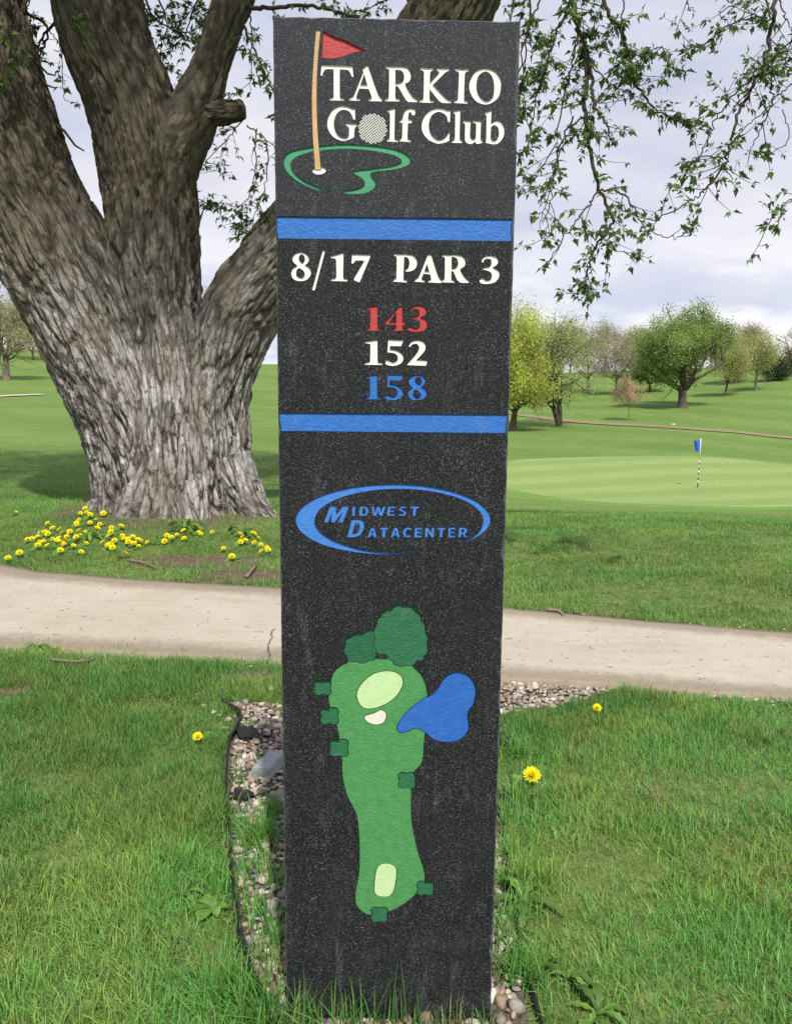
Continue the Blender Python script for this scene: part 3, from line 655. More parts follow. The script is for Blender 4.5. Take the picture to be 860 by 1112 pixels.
# blue bands
BANDS = []
def edge0(side, z):
    lo, hi = (at(311, 1105, SD), at(296, 20, SD)) if side < 0 else (at(533, 1105, SD), at(565.5, 22, SD))
    t = (z-lo[2])/(hi[2]-lo[2]); return lo[0]*(1-t)+hi[0]*t-side*.0024
for q in ([(280, 234.5), (590, 238), (590, 262), (280, 258.5)], [(280, 448), (590, 450.5), (590, 471), (280, 468)]):
    BANDS.append([at(*q[k], SD)[2] for k in range(4)])
    zt_ = [at(*q[k], SD)[2] for k in range(4)]; V = np.array([(edge0(-1, zt_[0]), zt_[0]-.0004), (edge0(1, zt_[1]), zt_[1]-.0004), (edge0(1, zt_[2]), zt_[2]+.0004), (edge0(-1, zt_[3]), zt_[3]+.0004)])
    bm = bmesh.new(); n = 40; tt_ = np.linspace(0, 1, n); top = V[0]+(V[1]-V[0])*tt_[:, None]; bot = V[3]+(V[2]-V[3])*tt_[:, None]
    for P_y in (.0024,):
        A_v = [bm.verts.new((p[0], P_y, p[1])) for p in top]; B_v = [bm.verts.new((p[0], P_y, p[1])) for p in bot]; C_v = [bm.verts.new((p[0], .0055, p[1])) for p in top]; D_v = [bm.verts.new((p[0], .0055, p[1])) for p in bot]
    for k in range(n-1):
        for q4 in ((A_v[k], A_v[k+1], B_v[k+1], B_v[k]), (C_v[k], D_v[k], D_v[k+1], C_v[k+1]), (A_v[k], C_v[k], C_v[k+1], A_v[k+1]), (B_v[k], B_v[k+1], D_v[k+1], D_v[k])): bm.faces.new(q4)
    bm.faces.new((A_v[0], B_v[0], D_v[0], C_v[0])); bm.faces.new((A_v[-1], C_v[-1], D_v[-1], B_v[-1]))
    bmesh.ops.recalc_face_normals(bm, faces=bm.faces); from_bm('blue_band', bm, M['blue'], sign)
# sponsor oval: two offset ellipses with a tapering open end at lower right
oc = []; ic = []
a0 = math.atan2(-(282-170)/148., (672-428)/404.); a1 = -2*math.pi+math.atan2((170-314)/148., (575-428)/404.)+2*math.pi*1
ths = np.linspace(R(-50), R(-50)+R(360-24), 90)
for k, t in enumerate(ths):
    f = min(1, k/12., (89-k)/16.)*.97+.03
    ox, oy = 428+404*math.cos(t), 170-148*math.sin(t); ix, iy = 452+350*math.cos(t), 173-132*math.sin(t)
    mx, my = (ox+ix)/2, (oy+iy)/2; oc.append((mx+(ox-mx)*f, my+(oy-my)*f)); ic.append((mx+(ix-mx)*f, my+(iy-my)*f))
liner('sponsor_oval', [[contour(oc+ic[::-1], R6)]], M['logoblue'], .0026)
SANS = {
 'I': [[(0.25, 0), (.75, 0), (.75, 1), (.25, 1)]],
 'D': [[(0, 0), (.5, 0), (.85, .12, 1), (1, .5, 1), (.85, .88, 1), (.5, 1), (0, 1)], [(.3, .22), (.3, .78), (.5, .78), (.66, .68, 1), (.7, .5, 1), (.66, .32, 1), (.5, .22)]],
 'W': [[(-.1, 0), (.13, 0), (.27, .62), (.42, 0), (.62, 0), (.76, .62), (.9, 0), (1.12, 0), (.88, 1), (.65, 1), (.52, .45), (.38, 1), (.14, 1)]],
 'E': [[(0, 0), (.95, 0), (.95, .22), (.3, .22), (.3, .4), (.85, .4), (.85, .6), (.3, .6), (.3, .78), (.95, .78), (.95, 1), (0, 1)]],
 'S': [[(.9, .05), (.85, .27), (.6, .2, 1), (.38, .24, 1), (.42, .36, 1), (.7, .42, 1), (.95, .6, 1), (.9, .85, 1), (.55, 1.02, 1), (.02, .93), (.08, .7), (.4, .8, 1), (.64, .76, 1), (.6, .62, 1), (.3, .55, 1), (.06, .38, 1), (.12, .12, 1), (.5, -.02, 1)]],
 'T': [[(0, 0), (1, 0), (1, .24), (.66, .24), (.66, 1), (.34, 1), (.34, .24), (0, .24)]],
 'A': [[(.35, 0), (.67, 0), (1.05, 1), (.74, 1), (.67, .8), (.33, .8), (.26, 1), (-.05, 1)], [(.5, .28), (.39, .6), (.61, .6)]],
 'C': [[(.95, .08), (.88, .32), (.6, .22, 1), (.36, .32, 1), (.3, .5, 1), (.36, .7, 1), (.6, .79, 1), (.9, .7), (.96, .92), (.6, 1.02, 1), (.15, .88, 1), (0, .5, 1), (.15, .12, 1), (.6, -.02, 1)]],
 'N': [[(0, 0), (.28, 0), (.72, .55), (.72, 0), (1, 0), (1, 1), (.74, 1), (.28, .42), (.28, 1), (0, 1)]],
 'R': [[(0, 0), (.6, 0), (.9, .12, 1), (.95, .32, 1), (.88, .5, 1), (.7, .6), (1.02, 1), (.68, 1), (.42, .65), (.3, .65), (.3, 1), (0, 1)], [(.3, .22), (.3, .46), (.55, .45, 1), (.64, .34, 1), (.55, .23, 1)]],
 'M': [[(0, 0), (.32, 0), (.5, .5), (.7, 0), (1.02, 0), (1.02, 1), (.78, 1), (.78, .4), (.58, 1), (.4, 1), (.23, .42), (.23, 1), (0, 1)]]}
def sans(ch, x, y, w, h, slant=0.):
    return [contour([((x+p[0]*w+slant*(1-p[1])*h), y+p[1]*h, *p[2:]) for p in c], R6) for c in SANS[ch]]
logo = [sans('M', 140, 112, 78, 68, .38), sans('D', 236, 168, 60, 74, .28)]
xx = 252
for ch, w in zip('IDWEST', (22, 36, 50, 32, 33, 36)): logo.append(sans(ch, xx, 112, w, 41, .06)); xx += w+14.5
xx = 322
for ch, w in zip('ATACENTER', (37, 34, 37, 36, 31, 37, 34, 31, 36)): logo.append(sans(ch, xx, 200, w, 42, .06)); xx += w+12.5
liner('sponsor_name', logo, M['logoblue'], .0018, 'small blue carved two line sponsor name')
# hole map
def blob(cx, cy, rx, ry, lobes, ph=0, amp=.10, cr=R7):
    return contour([(cx+rx*(1+amp*abs(math.sin(lobes*t/2+ph))-amp/2)*math.cos(t), cy+ry*(1+amp*abs(math.sin(lobes*t/2+ph))-amp/2)*math.sin(t), 1) for t in np.linspace(0, 2*math.pi, lobes*4, endpoint=False)], cr, n=2)
def scal(pts, cr, lobes=15, amp=2.2):
    c = contour(sm(pts), cr, n=14); s = np.cumsum(np.linalg.norm(np.diff(np.vstack([c, c[:1]]), axis=0), axis=1)); t = s/s[-1]
    if area(c) < 0: c = c[::-1]
    e = np.roll(c, -1, 0)-np.roll(c, 1, 0); nn = np.stack([e[:, 1], -e[:, 0]], 1); nn /= np.linalg.norm(nn, axis=1)[:, None]
    return c+nn*((np.abs(np.sin(t*math.pi*lobes))-.6)*amp*1.64e-3)[:, None]
fair = contour(sm([(340, 222), (430, 232), (490, 268), (515, 330), (512, 420), (505, 500), (498, 560), (468, 600), (464, 700), (466, 752), (482, 832), (508, 932), (470, 992), (400, 1037), (330, 1050), (290, 1022), (285, 982), (298, 892), (291, 740), (258, 665), (243, 600), (240, 530), (225, 440), (200, 370), (202, 310), (222, 260), (270, 232)]), R7)
pond = contour(sm([(420, 440), (466, 382), (545, 325), (575, 282), (612, 265), (652, 280), (672, 320), (665, 370), (646, 402), (650, 450), (625, 484), (580, 495), (540, 488), (510, 465), (480, 450), (432, 466)]), R7)
bigt = scal([(400, 60), (435, 48), (475, 62), (500, 95), (514, 140), (518, 180), (508, 222), (482, 236), (455, 250), (412, 243), (388, 218), (352, 203), (345, 160), (352, 110), (370, 78)], R7, 15, 2.4)
smt = scal([(345, 128), (300, 140), (264, 150), (250, 182), (254, 222), (288, 238), (330, 234), (352, 214), (356, 170)], R7, 9, 2.2)
g1 = contour(sm([(289, 350), (300, 312), (340, 276), (390, 265), (428, 278), (437, 308), (412, 350), (362, 380), (312, 384)]), R7)
bk = contour(sm([(314, 412), (345, 401), (368, 391), (384, 405), (376, 430), (350, 438), (324, 430)]), R7)
g2 = contour(sm([(345, 962), (352, 908), (368, 888), (398, 888), (416, 905), (411, 962), (395, 990), (364, 992), (348, 982)]), R7)
sqs = [scal([(cx-w, cy-h), (cx, cy-h*1.03), (cx+w, cy-h), (cx+w*1.05, cy), (cx+w, cy+h), (cx, cy+h*1.05), (cx-w, cy+h), (cx-w*1.03, cy)], R7, 8, 1.0) for cx, cy, w, h in ((178, 318, 25, 23), (200, 410, 26, 25), (231, 513, 27, 26), (451, 618, 25, 24), (510, 966, 25, 22), (362, 1051, 24, 23))]
DF = .0042; DT = .0062
others = [pond, bigt, smt, g1, bk, g2]+sqs
allp = np.vstack([fair]+others); gx = np.arange(allp[:, 0].min()-.006, allp[:, 0].max()+.006, .0008); gy = np.arange(allp[:, 1].min()-.006, allp[:, 1].max()+.006, .0008)
GX, GY = np.meshgrid(gx, gy); Df = sdf(fair, GX, GY); Do = np.minimum.reduce([sdf(c, GX, GY) for c in others])
cut_map = trace(np.minimum(Df, Do)-.0006, gx, gy); fair_l = trace(np.maximum(Df+.0003, .0013-Do), gx, gy)
Ds = sdf(smt, GX, GY); smt_l = trace(np.maximum(Ds+.0004, .0006-sdf(bigt, GX, GY)), gx, gy)
def plate(name, conts, mat, y0, y1, label=None):
    bm = bmesh.new(); prism_bm(bm, conts, y0, y1); bmesh.ops.recalc_face_normals(bm, faces=bm.faces); o = from_bm(name, bm, mat, sign)
    if label: o['label'] = label
    return o
plate('fairway_map', fair_l, M['fair'], DF-.0020, DT, 'green carved fairway shape of the hole map')
plate('pond_map', [inflate(pond, -.0004)], M['pond'], DT-.0022, DT, 'blue carved pond shape')
plate('tree_clump_map', [inflate(bigt, -.0004)], M['treep'], DT-.0014, DT, 'large scalloped green tree shape')
plate('tree_clump_map', smt_l, M['treep2'], DT-.0006, DT, 'smaller scalloped dark green tree shape')
plate('green_map', [inflate(g1, -.0004)], M['lgreen'], DT-.0030, DT, 'pale green carved oval of the putting green')
plate('bunker_map', [inflate(bk, -.0004)], M['cream'], DT-.0030, DT, 'cream carved bunker')
plate('tee_map', [inflate(g2, -.0004)], M['lgreen'], DT-.0030, DT, 'pale green carved tee box')
for c in sqs: plate('small_tree_map', [inflate(c, -.0004)], M['treep'], DT-.0010, DT)
# slab
def edgex(side, z):
    lo, hi = (at(311, 1105, SD), at(296, 20, SD)) if side < 0 else (at(533, 1105, SD), at(565.5, 22, SD))
    t = (z-lo[2])/(hi[2]-lo[2]); return lo[0]*(1-t)+hi[0]*t
zt = at(296, 17, SD)[2]; ztr = at(566, 23, SD)[2]
nz = 150; loop = []
zs = np.linspace(-.35, zt, nz)
for k, z in enumerate(zs): loop.append([edgex(-1, z), z, -1, 0])
for t in np.linspace(0, 1, 26)[1:-1]: loop.append([edgex(-1, zt)*(1-t)+edgex(1, ztr)*t, zt*(1-t)+ztr*t, 0, 1])
for k, z in enumerate(np.linspace(-.35, ztr, nz)[::-1]): loop.append([edgex(1, z), z, 1, 0])
loop = np.array(loop); nL = len(loop); pp = np.column_stack([loop[:, :2]*60, np.zeros(nL)])
ch = .0016+.0042*np.clip(fbm(pp, 4, 31)-.42, 0, 1)*2.2+.004*np.clip(vnoise(pp*.35, 77)-.72, 0, 1)*4
th_ = .115
def ring(inset, y, rough=0, s=0):
    x = loop[:, 0]-loop[:, 2]*inset; z = loop[:, 1]-loop[:, 3]*inset
    if rough: x = x+loop[:, 2]*(fbm(pp*.8, 4, s)-.5)*rough; z = z+loop[:, 3]*(fbm(pp*.8, 4, s)-.5)*rough
    return np.column_stack([x, np.full(nL, 0.)+y, z])
Rg = [ring(ch, 0.)] + [ring(.0003, ch*1.1)] + [ring(-.0005, .008+.09*q/6, .0035, 50+q) for q in range(1, 7)] + [ring(.003, th_)]
bm = bmesh.new(); RV = [[bm.verts.new(p) for p in r_] for r_ in Rg]
for a, b in zip(RV[:-1], RV[1:]):
    for k in range(nL): bm.faces.new([a[k], b[k], b[(k+1) % nL], a[(k+1) % nL]]).material_index = 1
bm.faces.new(RV[-1][::-1])
outer = Rg[0][:, [0, 2]]
holes = []
for bl, br_, cr_, dl in BANDS:      # bands run to just inside the arris
    def ex(z, side):
        q = outer[loop[:, 2] == side]; q = q[np.argsort(q[:, 1])]; return np.interp(z, q[:, 1], q[:, 0])-side*.0007
    zs2 = np.linspace(bl, dl, 9); zs3 = np.linspace(cr_, br_, 9)
    holes.append((np.array([[ex(z, -1), z] for z in zs2]+[[ex(z, 1), z] for z in zs3]), .0034))
for c, d in CUT: 
    for q in c: holes.append((q, d))
for q in cut_map: holes.append((q, DT+.0005))
Vf, Ff = fill([outer]+[h_[0] for h_ in holes])
vs = [bm.verts.new((v[0], 0, v[1])) for v in Vf]
for f in Ff:
    f = f if area(Vf[f]) > 0 else f[::-1]
    try: bm.faces.new([vs[q] for q in f])
    except ValueError: pass
for q, d in holes:                  # walls of every carving
    a = [bm.verts.new((p[0], 0, p[1])) for p in q]; b = [bm.verts.new((p[0], d, p[1])) for p in q]
    for k in range(len(q)): bm.faces.new([a[k], a[(k+1) % len(q)], b[(k+1) % len(q)], b[k]])
a = [bm.verts.new((p[0], .0062, p[2])) for p in Rg[1]]; bm.faces.new(a)     # stone behind the carvings
bmesh.ops.remove_doubles(bm, verts=bm.verts, dist=2e-6)
slab = from_bm('slab', bm, M['granite'], sign); slab.data.materials.append(plain('rough_granite_edge', (.085, .085, .09), .85, .3, .6, 260, 400, .002))
print('slab faces', len(slab.data.polygons), len(holes))
# ------------------------------------------------------------------ the big tree
maple = empty('maple_tree', (TREEC[0], TREEC[1], 0)); ML = np.array([TREEC[0], TREEC[1], 0])
tag(maple, 'huge multi stemmed old tree with shaggy grey bark just beyond the path', 'tree')
TR = MB()
def stem(pts, Y, res=.0135, seed=0, flare=0, amp=.050, cell=.070):
    """pts: (px, py, r_px[, Y])"""
    P = []; r = []
    for p in pts:
        y_ = p[3] if len(p) > 3 else Y; q = at(p[0], p[1], y_); P.append(q); r.append(p[2]*y_/FP*1.01)
    P = np.array(P); Q = catmull(np.column_stack([P, r]), 12); L = np.concatenate([[0], np.cumsum(np.linalg.norm(np.diff(Q[:, :3], axis=0), axis=1))])
    n = max(8, int(L[-1]/res)); t = np.linspace(0, L[-1], n); Q = np.column_stack([np.interp(t, L, Q[:, k]) for k in range(4)])
    rad = Q[:, 3]; Pc = Q[:, :3]; T, N, B = frames(Pc); rm = rad.max(); sides = int(2*math.pi*np.median(rad)*1.15/res)
    a = np.arange(sides)*2*math.pi/sides; A2_, T2 = np.meshgrid(a, t); rb = np.median(rad)
    bc_ = np.stack([rb*np.cos(A2_), rb*np.sin(A2_), T2], -1).reshape(-1, 3); bc_[:, :2] += seed*3.7
    # broad flutes and lumps
    lo = (fbm(bc_*np.array([1.6/max(rb, .1)*.35, 1.6/max(rb, .1)*.35, .5]), 3, seed)-.5)*.42*rb
    fl = 0
    if flare:
        zz = Pc[:, 2][:, None]; lob = .55+.45*np.cos(A2_*5+seed*2+np.sin(A2_*2+seed))
        fl = (flare*np.exp(-np.maximum(zz, 0)/.28)*lob).ravel()
    wv = np.stack([vnoise(bc_*np.array([9, 9, 2.2]), seed+q)-.5 for q in range(3)], 1)*np.array([.9, .9, .9])
    wv2 = np.stack([vnoise(bc_*np.array([30, 30, 8]), seed+9+q)-.5 for q in range(3)], 1)*.35
    F1, F2, cid, off = worley(bc_/np.array([cell, cell, cell*7.5])+wv*np.array([1., 1, .5])+wv2*np.array([1, 1, .6]), seed*17)
    pl = sst(.02, .26, F2-F1); lift = np.clip(-off[:, 2], -.5, .5)+.5            # plates lift at their lower ends
    G1, G2, cid2, _ = worley(bc_/np.array([cell*.38, cell*.38, cell*3.6])+wv*1.4+wv2*1.5, seed*31+5)
    pl2 = sst(.0, .16, G2-G1)
    rg = fbm(bc_*np.array([60, 60, 16]), 3, seed+3)
    h = pl*(.36+.36*cid+.22*lift)+pl2*(.10+.30*cid2)+(rg-.5)*.30
    sc = amp*np.clip(rad/rb, .45, 1.1)[:, None].repeat(sides, 1).ravel()
    R2_ = (rad[:, None].repeat(sides, 1)).ravel()+lo*.5+fl+(h-.62)*sc
    # a few shaggy strips standing off
    V = Pc[:, None]+(R2_.reshape(n, sides))[..., None]*(np.cos(A2_)[..., None]*N[:, None]+np.sin(A2_)[..., None]*B[:, None])
    i = np.arange(n-1)[:, None]*sides; j = np.arange(sides)[None]; k = (j+1) % sides
    F = np.stack([i+j, i+k, i+sides+k, i+sides+j], -1).reshape(-1, 4)
    TR.add(V.reshape(-1, 3)-ML, F, bco=bc_*np.array([1, 1, .19]), bh=np.clip(h, 0, 1), bid=cid*.6+cid2*.4)
    return Q
A = stem([(165, 640, 60), (163, 575, 60), (161, 530, 55), (153, 480, 56), (131, 420, 58), (99, 350, 58), (66, 285, 58), (24, 205, 57), (-12, 110, 58), (-32, 30, 54), (-45, -60, 50), (-60, -170, 44), (-90, -330, 32)], 7.6, seed=1, flare=.10)
B = stem([(205, 640, 52), (200, 560, 50), (194, 480, 50), (182, 400, 50), (172, 340, 46), (168, 290, 47), (164, 215, 48), (155, 150, 48), (136, 95, 44), (118, 50, 43), (107, 0, 42), (98, -80, 40), (90, -190, 34), (88, -330, 26)], 7.72, seed=2, flare=.08)
Cc = stem([(172, 215, 30), (186, 168, 30), (205, 132, 27), (220, 98, 22), (231, 66, 18), (243, 32, 18), (256, -5, 18), (280, -70, 17), (310, -170, 15), (330, -300, 12)], 7.66, seed=3, amp=.020, cell=.045)
D = stem([(248, 640, 46), (246, 575, 42), (239, 520, 36), (237, 470, 34), (238, 430, 33), (247, 385, 37), (266, 335, 40), (300, 288, 38), (345, 230, 36), (400, 150, 36), (450, 75, 38), (492, 5, 40), (530, -70, 38), (580, -170, 34), (650, -290, 28, 7.2), (760, -420, 22, 6.6), (900, -560, 16, 6)], 7.6, seed=4, flare=.10)
Ef = stem([(176, 640, 52), (178, 575, 50), (181, 500, 42), (177, 430, 35, 7.45), (170, 370, 26, 7.6), (163, 310, 10, 7.85)], 7.38, seed=5, flare=.12)
stem([(222, 640, 34), (222, 560, 30), (215, 480, 27), (208, 410, 20, 7.55), (200, 350, 8, 7.8)], 7.42, seed=6, flare=.08, cell=.05)
for sd, pts in enumerate([[(250, 500, 24, 7.5), (272, 548, 19, 7.4), (296, 572, 13, 7.3), (318, 584, 6, 7.25)], [(140, 520, 26, 7.45), (122, 560, 20, 7.35), (106, 588, 9, 7.25)], [(200, 540, 30, 7.25), (208, 580, 22, 7.0), (212, 606, 9, 6.8)]]):
    stem(pts, 7.4, seed=8+sd, amp=.022, cell=.05)
stem([(224, 122, 14), (238, 122, 13), (252, 121, 11), (262, 119, 10), (266, 118, 7), (267, 118, 2)], 7.62, seed=12, amp=.03, cell=.035)
TR.build('trunk', M['bark'], maple)
# loose bark strips and dead stubs along the stems
mb = MB()
def strip_of_bark(px, py, Y, L, dirx, w=.02):
    p = at(px, py, Y); n = 7; t = np.linspace(0, 1, n)
    c = np.array([np.full(n, p[0])+dirx*(.05*t+.06*t*t)*L*5, np.full(n, p[1]), p[2]-L*t]).T; ww = w*(1-.8*t)
    a = c+np.outer(ww, [.6, .3, 0]); b = c-np.outer(ww, [.6, .3, 0]); c2 = c+np.outer(np.full(n, .006), [0, -1, 0])
    V = np.vstack([a, c2, b])-ML; i = np.arange(n-1); F = np.vstack([np.stack([i, i+1, n+i+1, n+i], 1), np.stack([n+i, n+i+1, 2*n+i+1, 2*n+i], 1)])
    mb = MB(); mb.add(V, F); mb.build('bark_strip', M['twig'], maple)
for k in range(18):
    ed = random.choice([((0, 280), (100, 480), -1), ((65, 20), (118, 260), -1), ((214, 170), (216, 330), 1), ((45, 70), (120, 270), 1), ((100, 440), (107, 540), -1)])
    t = random.random(); strip_of_bark(ed[0][0]*(1-t)+ed[1][0]*t-ed[2]*9, ed[0][1]*(1-t)+ed[1][1]*t, 7.55, random.uniform(.10, .3), ed[2]*random.uniform(.1, .5), random.uniform(.012, .028))
for pts in ([(208, 262), (214, 248), (219, 234), (221, 228)], [(208, 292), (216, 272), (218, 256)], [(52, 130), (70, 142), (82, 158), (92, 164)], [(30, 58), (42, 70), (52, 80), (60, 82)], [(30, 66), (40, 76), (50, 92), (61, 96)]):
    mb = MB(); add_tube(mb, np.array([at(a, b, 7.55)-ML for a, b in pts]), np.linspace(.016, .006, len(pts)), 5); mb.build('dead_stub', M['twig'], maple)

# leaves -----------------------------------------------------------------
def leaf_template():
    # a young three lobed maple leaf, creased along the middle; stalk at origin, tip at +x
    P = np.array([(0, 0, 0), (.25, .10, .02), (.36, .33, .09), (.52, .22, .05), (1, 0, .0), (.52, -.22, .05), (.36, -.33, .09), (.25, -.10, .02), (.5, 0, -.03)])
    F = np.array([(0, 1, 8), (1, 2, 3), (1, 3, 8), (3, 4, 8), (8, 4, 5), (8, 5, 7), (7, 5, 6), (0, 8, 7)]); return P, F
LP, LF = leaf_template()
def leaves(pos, size, dirs, seed=0, curl=.35):
    """vectorised leaf meshes"""
    r_ = np.random.default_rng(seed); n = len(pos); X_ = dirs/np.linalg.norm(dirs, axis=1)[:, None]
    up = r_.normal(size=(n, 3))*.6+np.array([0, 0, 1.]); Y_ = np.cross(up, X_); Y_ /= np.linalg.norm(Y_, axis=1)[:, None]+1e-9; Z_ = np.cross(X_, Y_)
    L = LP[None].repeat(n, 0).copy(); cv = r_.uniform(0, curl*2, n)[:, None]; L[..., 2] -= cv*L[..., 0]**2*.6; L[..., 1] *= r_.uniform(.5, 1.05, n)[:, None]
    V = pos[:, None]+size[:, None, None]*(L[..., 0:1]*X_[:, None]+L[..., 1:2]*Y_[:, None]+L[..., 2:3]*Z_[:, None])
    F = LF[None]+np.arange(n)[:, None, None]*len(LP)
    return V.reshape(-1, 3), F.reshape(-1, 3), np.repeat(r_.random(n), len(LP))
def spray(traces, seed, dens=1.0, leafs=.034, par=maple, org=ML, name='hanging_branch', label=None):
    """each trace: (pixel points [(x,y)...], Y0, Y1, r0, r1, leafiness). twigs sprout along it and carry leaf clusters"""
    rnd = random.Random(seed); tw = MB(); pos = []; dr = []; sz = []
    def cluster(p, d, k):
        for _ in range(k):
            v = np.array([rnd.gauss(0, .7), rnd.gauss(0, .7), rnd.gauss(-.25, .6)])+d*.5
            pos.append(p+v*.004); dr.append(v); sz.append(leafs*1.38*rnd.choice((.5, .7, .9, 1.1, 1.35))*rnd.uniform(.85, 1.15))
    for pts, Y0, Y1, r0, r1, lf in traces:
        n = len(pts); P = np.array([p if len(p) == 3 else at(p[0], p[1], Y0+(Y1-Y0)*i/(n-1)) for i, p in enumerate(pts)])
        Q = catmull(P, 8); m = len(Q); Q[1:-1] += np.array([[rnd.gauss(0, .006) for _ in range(3)] for _ in range(m-2)])
        s = np.linalg.norm(np.diff(Q, axis=0), axis=1).sum()
        add_tube(tw, Q-org, np.linspace(r0, r1, m), 6)
        if lf <= 0: continue
        k = int(s*10*lf*dens); T = np.gradient(Q, axis=0); T /= np.linalg.norm(T, axis=1)[:, None]
        for _ in range(k):
            i = rnd.randrange(int(m*.12), m); p = Q[i]; ln = rnd.uniform(.07, .34)*(1.1-.5*i/m)
            d = T[i]*rnd.uniform(.3, 1.1)+np.array([rnd.gauss(0, .65), rnd.gauss(0, .65), rnd.gauss(-.1, .45)]); d /= np.linalg.norm(d)
            g = np.array([rnd.gauss(0, .35), rnd.gauss(0, .35), rnd.uniform(-.2, .55)]); t = np.linspace(0, 1, 6)[:, None]
            W = p+d*ln*t+g*ln*t*t*.6; add_tube(tw, W-org, np.linspace(.0028, .0013, 6), 4)
            for q in (2, 3, 4):
                if rnd.random() < .48: cluster(W[q]+np.array([rnd.gauss(0, .008) for _ in range(3)]), d, rnd.randint(3, 7))
                if rnd.random() < .3:
                    dd = np.array([rnd.gauss(0, 1), rnd.gauss(0, 1), rnd.gauss(0, .7)]); dd /= np.linalg.norm(dd)
                    W2 = W[q]+dd*t*ln*.4; add_tube(tw, W2-org, np.linspace(.002, .001, 6), 3); cluster(W2[-1], dd, rnd.randint(3, 5))
            cluster(W[-1], d, rnd.randint(4, 7))
        cluster(Q[-1], T[-1], 6)
    o = tw.build(name, M['twig'], par)
    if label: o['label'] = label
    pos = np.array(pos)-org; V, F, a = leaves(pos, np.array(sz), np.array(dr), seed)
    mk('leaves', V, F, M['leaf'], o, False, {'lv': a}); return o
def z5(pts): return [(550+x/2.774, y/2.774) for x, y in pts]
lim = at(760, -420, 6.6); lim2 = at(650, -290, 7.2); lim3 = at(900, -560, 6.0)
spray([([tuple(lim2)] + [tuple(at(618, -90, 6.2))] + [tuple(at(x, y, 5.4-.0004*y)) for x, y in z5([(200, 0), (225, 110), (240, 200), (235, 330), (250, 450), (280, 575), (318, 665), (270, 740), (245, 800), (240, 850), (235, 905)])], 5.4, 5, .021, .003, .95),
       (z5([(235, 130), (255, 220), (265, 320), (300, 370), (312, 420)]), 5.4, 5.2, .013, .005, .9),
       (z5([(280, 575), (330, 575), (380, 620), (420, 690), (490, 715), (560, 705)]), 5.17, 4.9, .007, .002, .9),
       (z5([(280, 575), (235, 630), (190, 690), (140, 770), (110, 805)]), 5.17, 5.2, .006, .002, .8),
       (z5([(300, 680), (285, 700), (320, 745), (370, 770)]), 5.1, 5.0, .005, .002, .8),
       (z5([(240, 350), (200, 380), (150, 480), (130, 560), (100, 690)]), 5.25, 5.3, .007, .002, 1.)], 21, label='long thin branch hanging beside the sign')
spray([([tuple(lim2)] + [tuple(at(640, -100, 5.9))] + [tuple(at(x, y, 5.3)) for x, y in z5([(290, 0), (340, 80), (360, 150), (380, 240), (430, 310), (480, 350), (560, 370)])], 5, 5, .016, .003, .95),
       (z5([(350, 0), (350, 120), (420, 180), (470, 140), (490, 200)]), 5.3, 5.1, .005, .002, 1.),
       (z5([(255, 200), (310, 250), (370, 290), (440, 330)]), 5.3, 5.2, .005, .002, 1.)], 22, label='thin branch hanging right of the longest one')
spray([([tuple(at(580, -170, 7.4))]+[tuple(at(600, -60, 6.2))] + [tuple(at(x, y, 5.6)) for x, y in z5([(190, 0), (140, 120), (100, 260), (70, 400)])], 5, 5, .014, .003, .9),
       (z5([(215, 100), (190, 220), (160, 350), (150, 400)]), 5.6, 5.5, .008, .003, .9),
       (z5([(200, 350), (160, 450), (140, 560), (120, 680), (115, 720)]), 5.5, 5.3, .006, .002, .9),
       (z5([(100, 0), (60, 100), (30, 260), (20, 420), (35, 470)]), 5.9, 5.8, .007, .002, 1.),
       (z5([(30, -60), (10, 60), (-10, 200), (5, 330)]), 6.1, 6.0, .007, .002, .8),
       (z5([(150, 430), (90, 530), (40, 570)]), 5.5, 5.6, .004, .002, 1.)], 23, label='leafy twigs hanging close behind the sign')
spray([([tuple(lim)] + [tuple(at(852, -110, 5.0))] + [tuple(at(x, y, 4.5)) for x, y in z5([(808, 0), (790, 110), (765, 210), (700, 340), (670, 440), (650, 500), (600, 570), (560, 600), (470, 650), (420, 660)])], 5, 5, .013, .002, .75),
       (z5([(765, 210), (680, 290), (620, 380), (600, 440), (560, 500)]), 4.5, 4.4, .005, .002, .9),
       (z5([(765, 210), (800, 290), (760, 400), (730, 460)]), 4.5, 4.5, .005, .002, .8),
       (z5([(650, 500), (690, 560)]), 4.5, 4.5, .003, .002, 1.),
       (z5([(640, 470), (560, 480), (530, 540)]), 4.5, 4.5, .004, .002, 1.)], 24, dens=.6, leafs=.030, label='dark drooping branch at the right')
spray([([tuple(lim)]+[tuple(at(790, -140, 5.5))]+[tuple(at(x, y, 5.0)) for x, y in z5([(790, 20), (740, 50), (660, 80), (600, 130), (550, 150)])], 5, 5, .008, .002, .7),
       (z5([(560, -40), (545, 10), (560, 35)]), 5.1, 5.1, .004, .002, 1.),
       (z5([(740, -60), (700, 10), (640, 40), (700, 90)]), 5.1, 5.1, .004, .002, .8)], 25, dens=.55, leafs=.030)
spray([([tuple(lim3)]+[tuple(at(930, -120, 5.0))]+[tuple(at(x, y, 4.4)) for x, y in z5([(900, 60), (850, 120), (800, 190), (790, 210)])], 5, 5, .009, .002, .8),
       (z5([(880, 230), (850, 260), (800, 300), (760, 350), (700, 400), (690, 430)]), 4.5, 4.5, .004, .002, 1.),
       (z5([(820, 0), (840, 60), (870, 110)]), 4.5, 4.5, .004, .002, .9),
       (z5([(830, 330), (850, 420), (800, 460), (785, 455)]), 4.4, 4.4, .003, .0015, .8),
       ([tuple(at(930, -100, 5.0))]+[tuple(at(x, y, 4.3)) for x, y in [(935, 60), (915, 180), (880, 205), (862, 215), (845, 228), (832, 245)]], 4, 4, .006, .002, .9)], 26, dens=.55, leafs=.030)
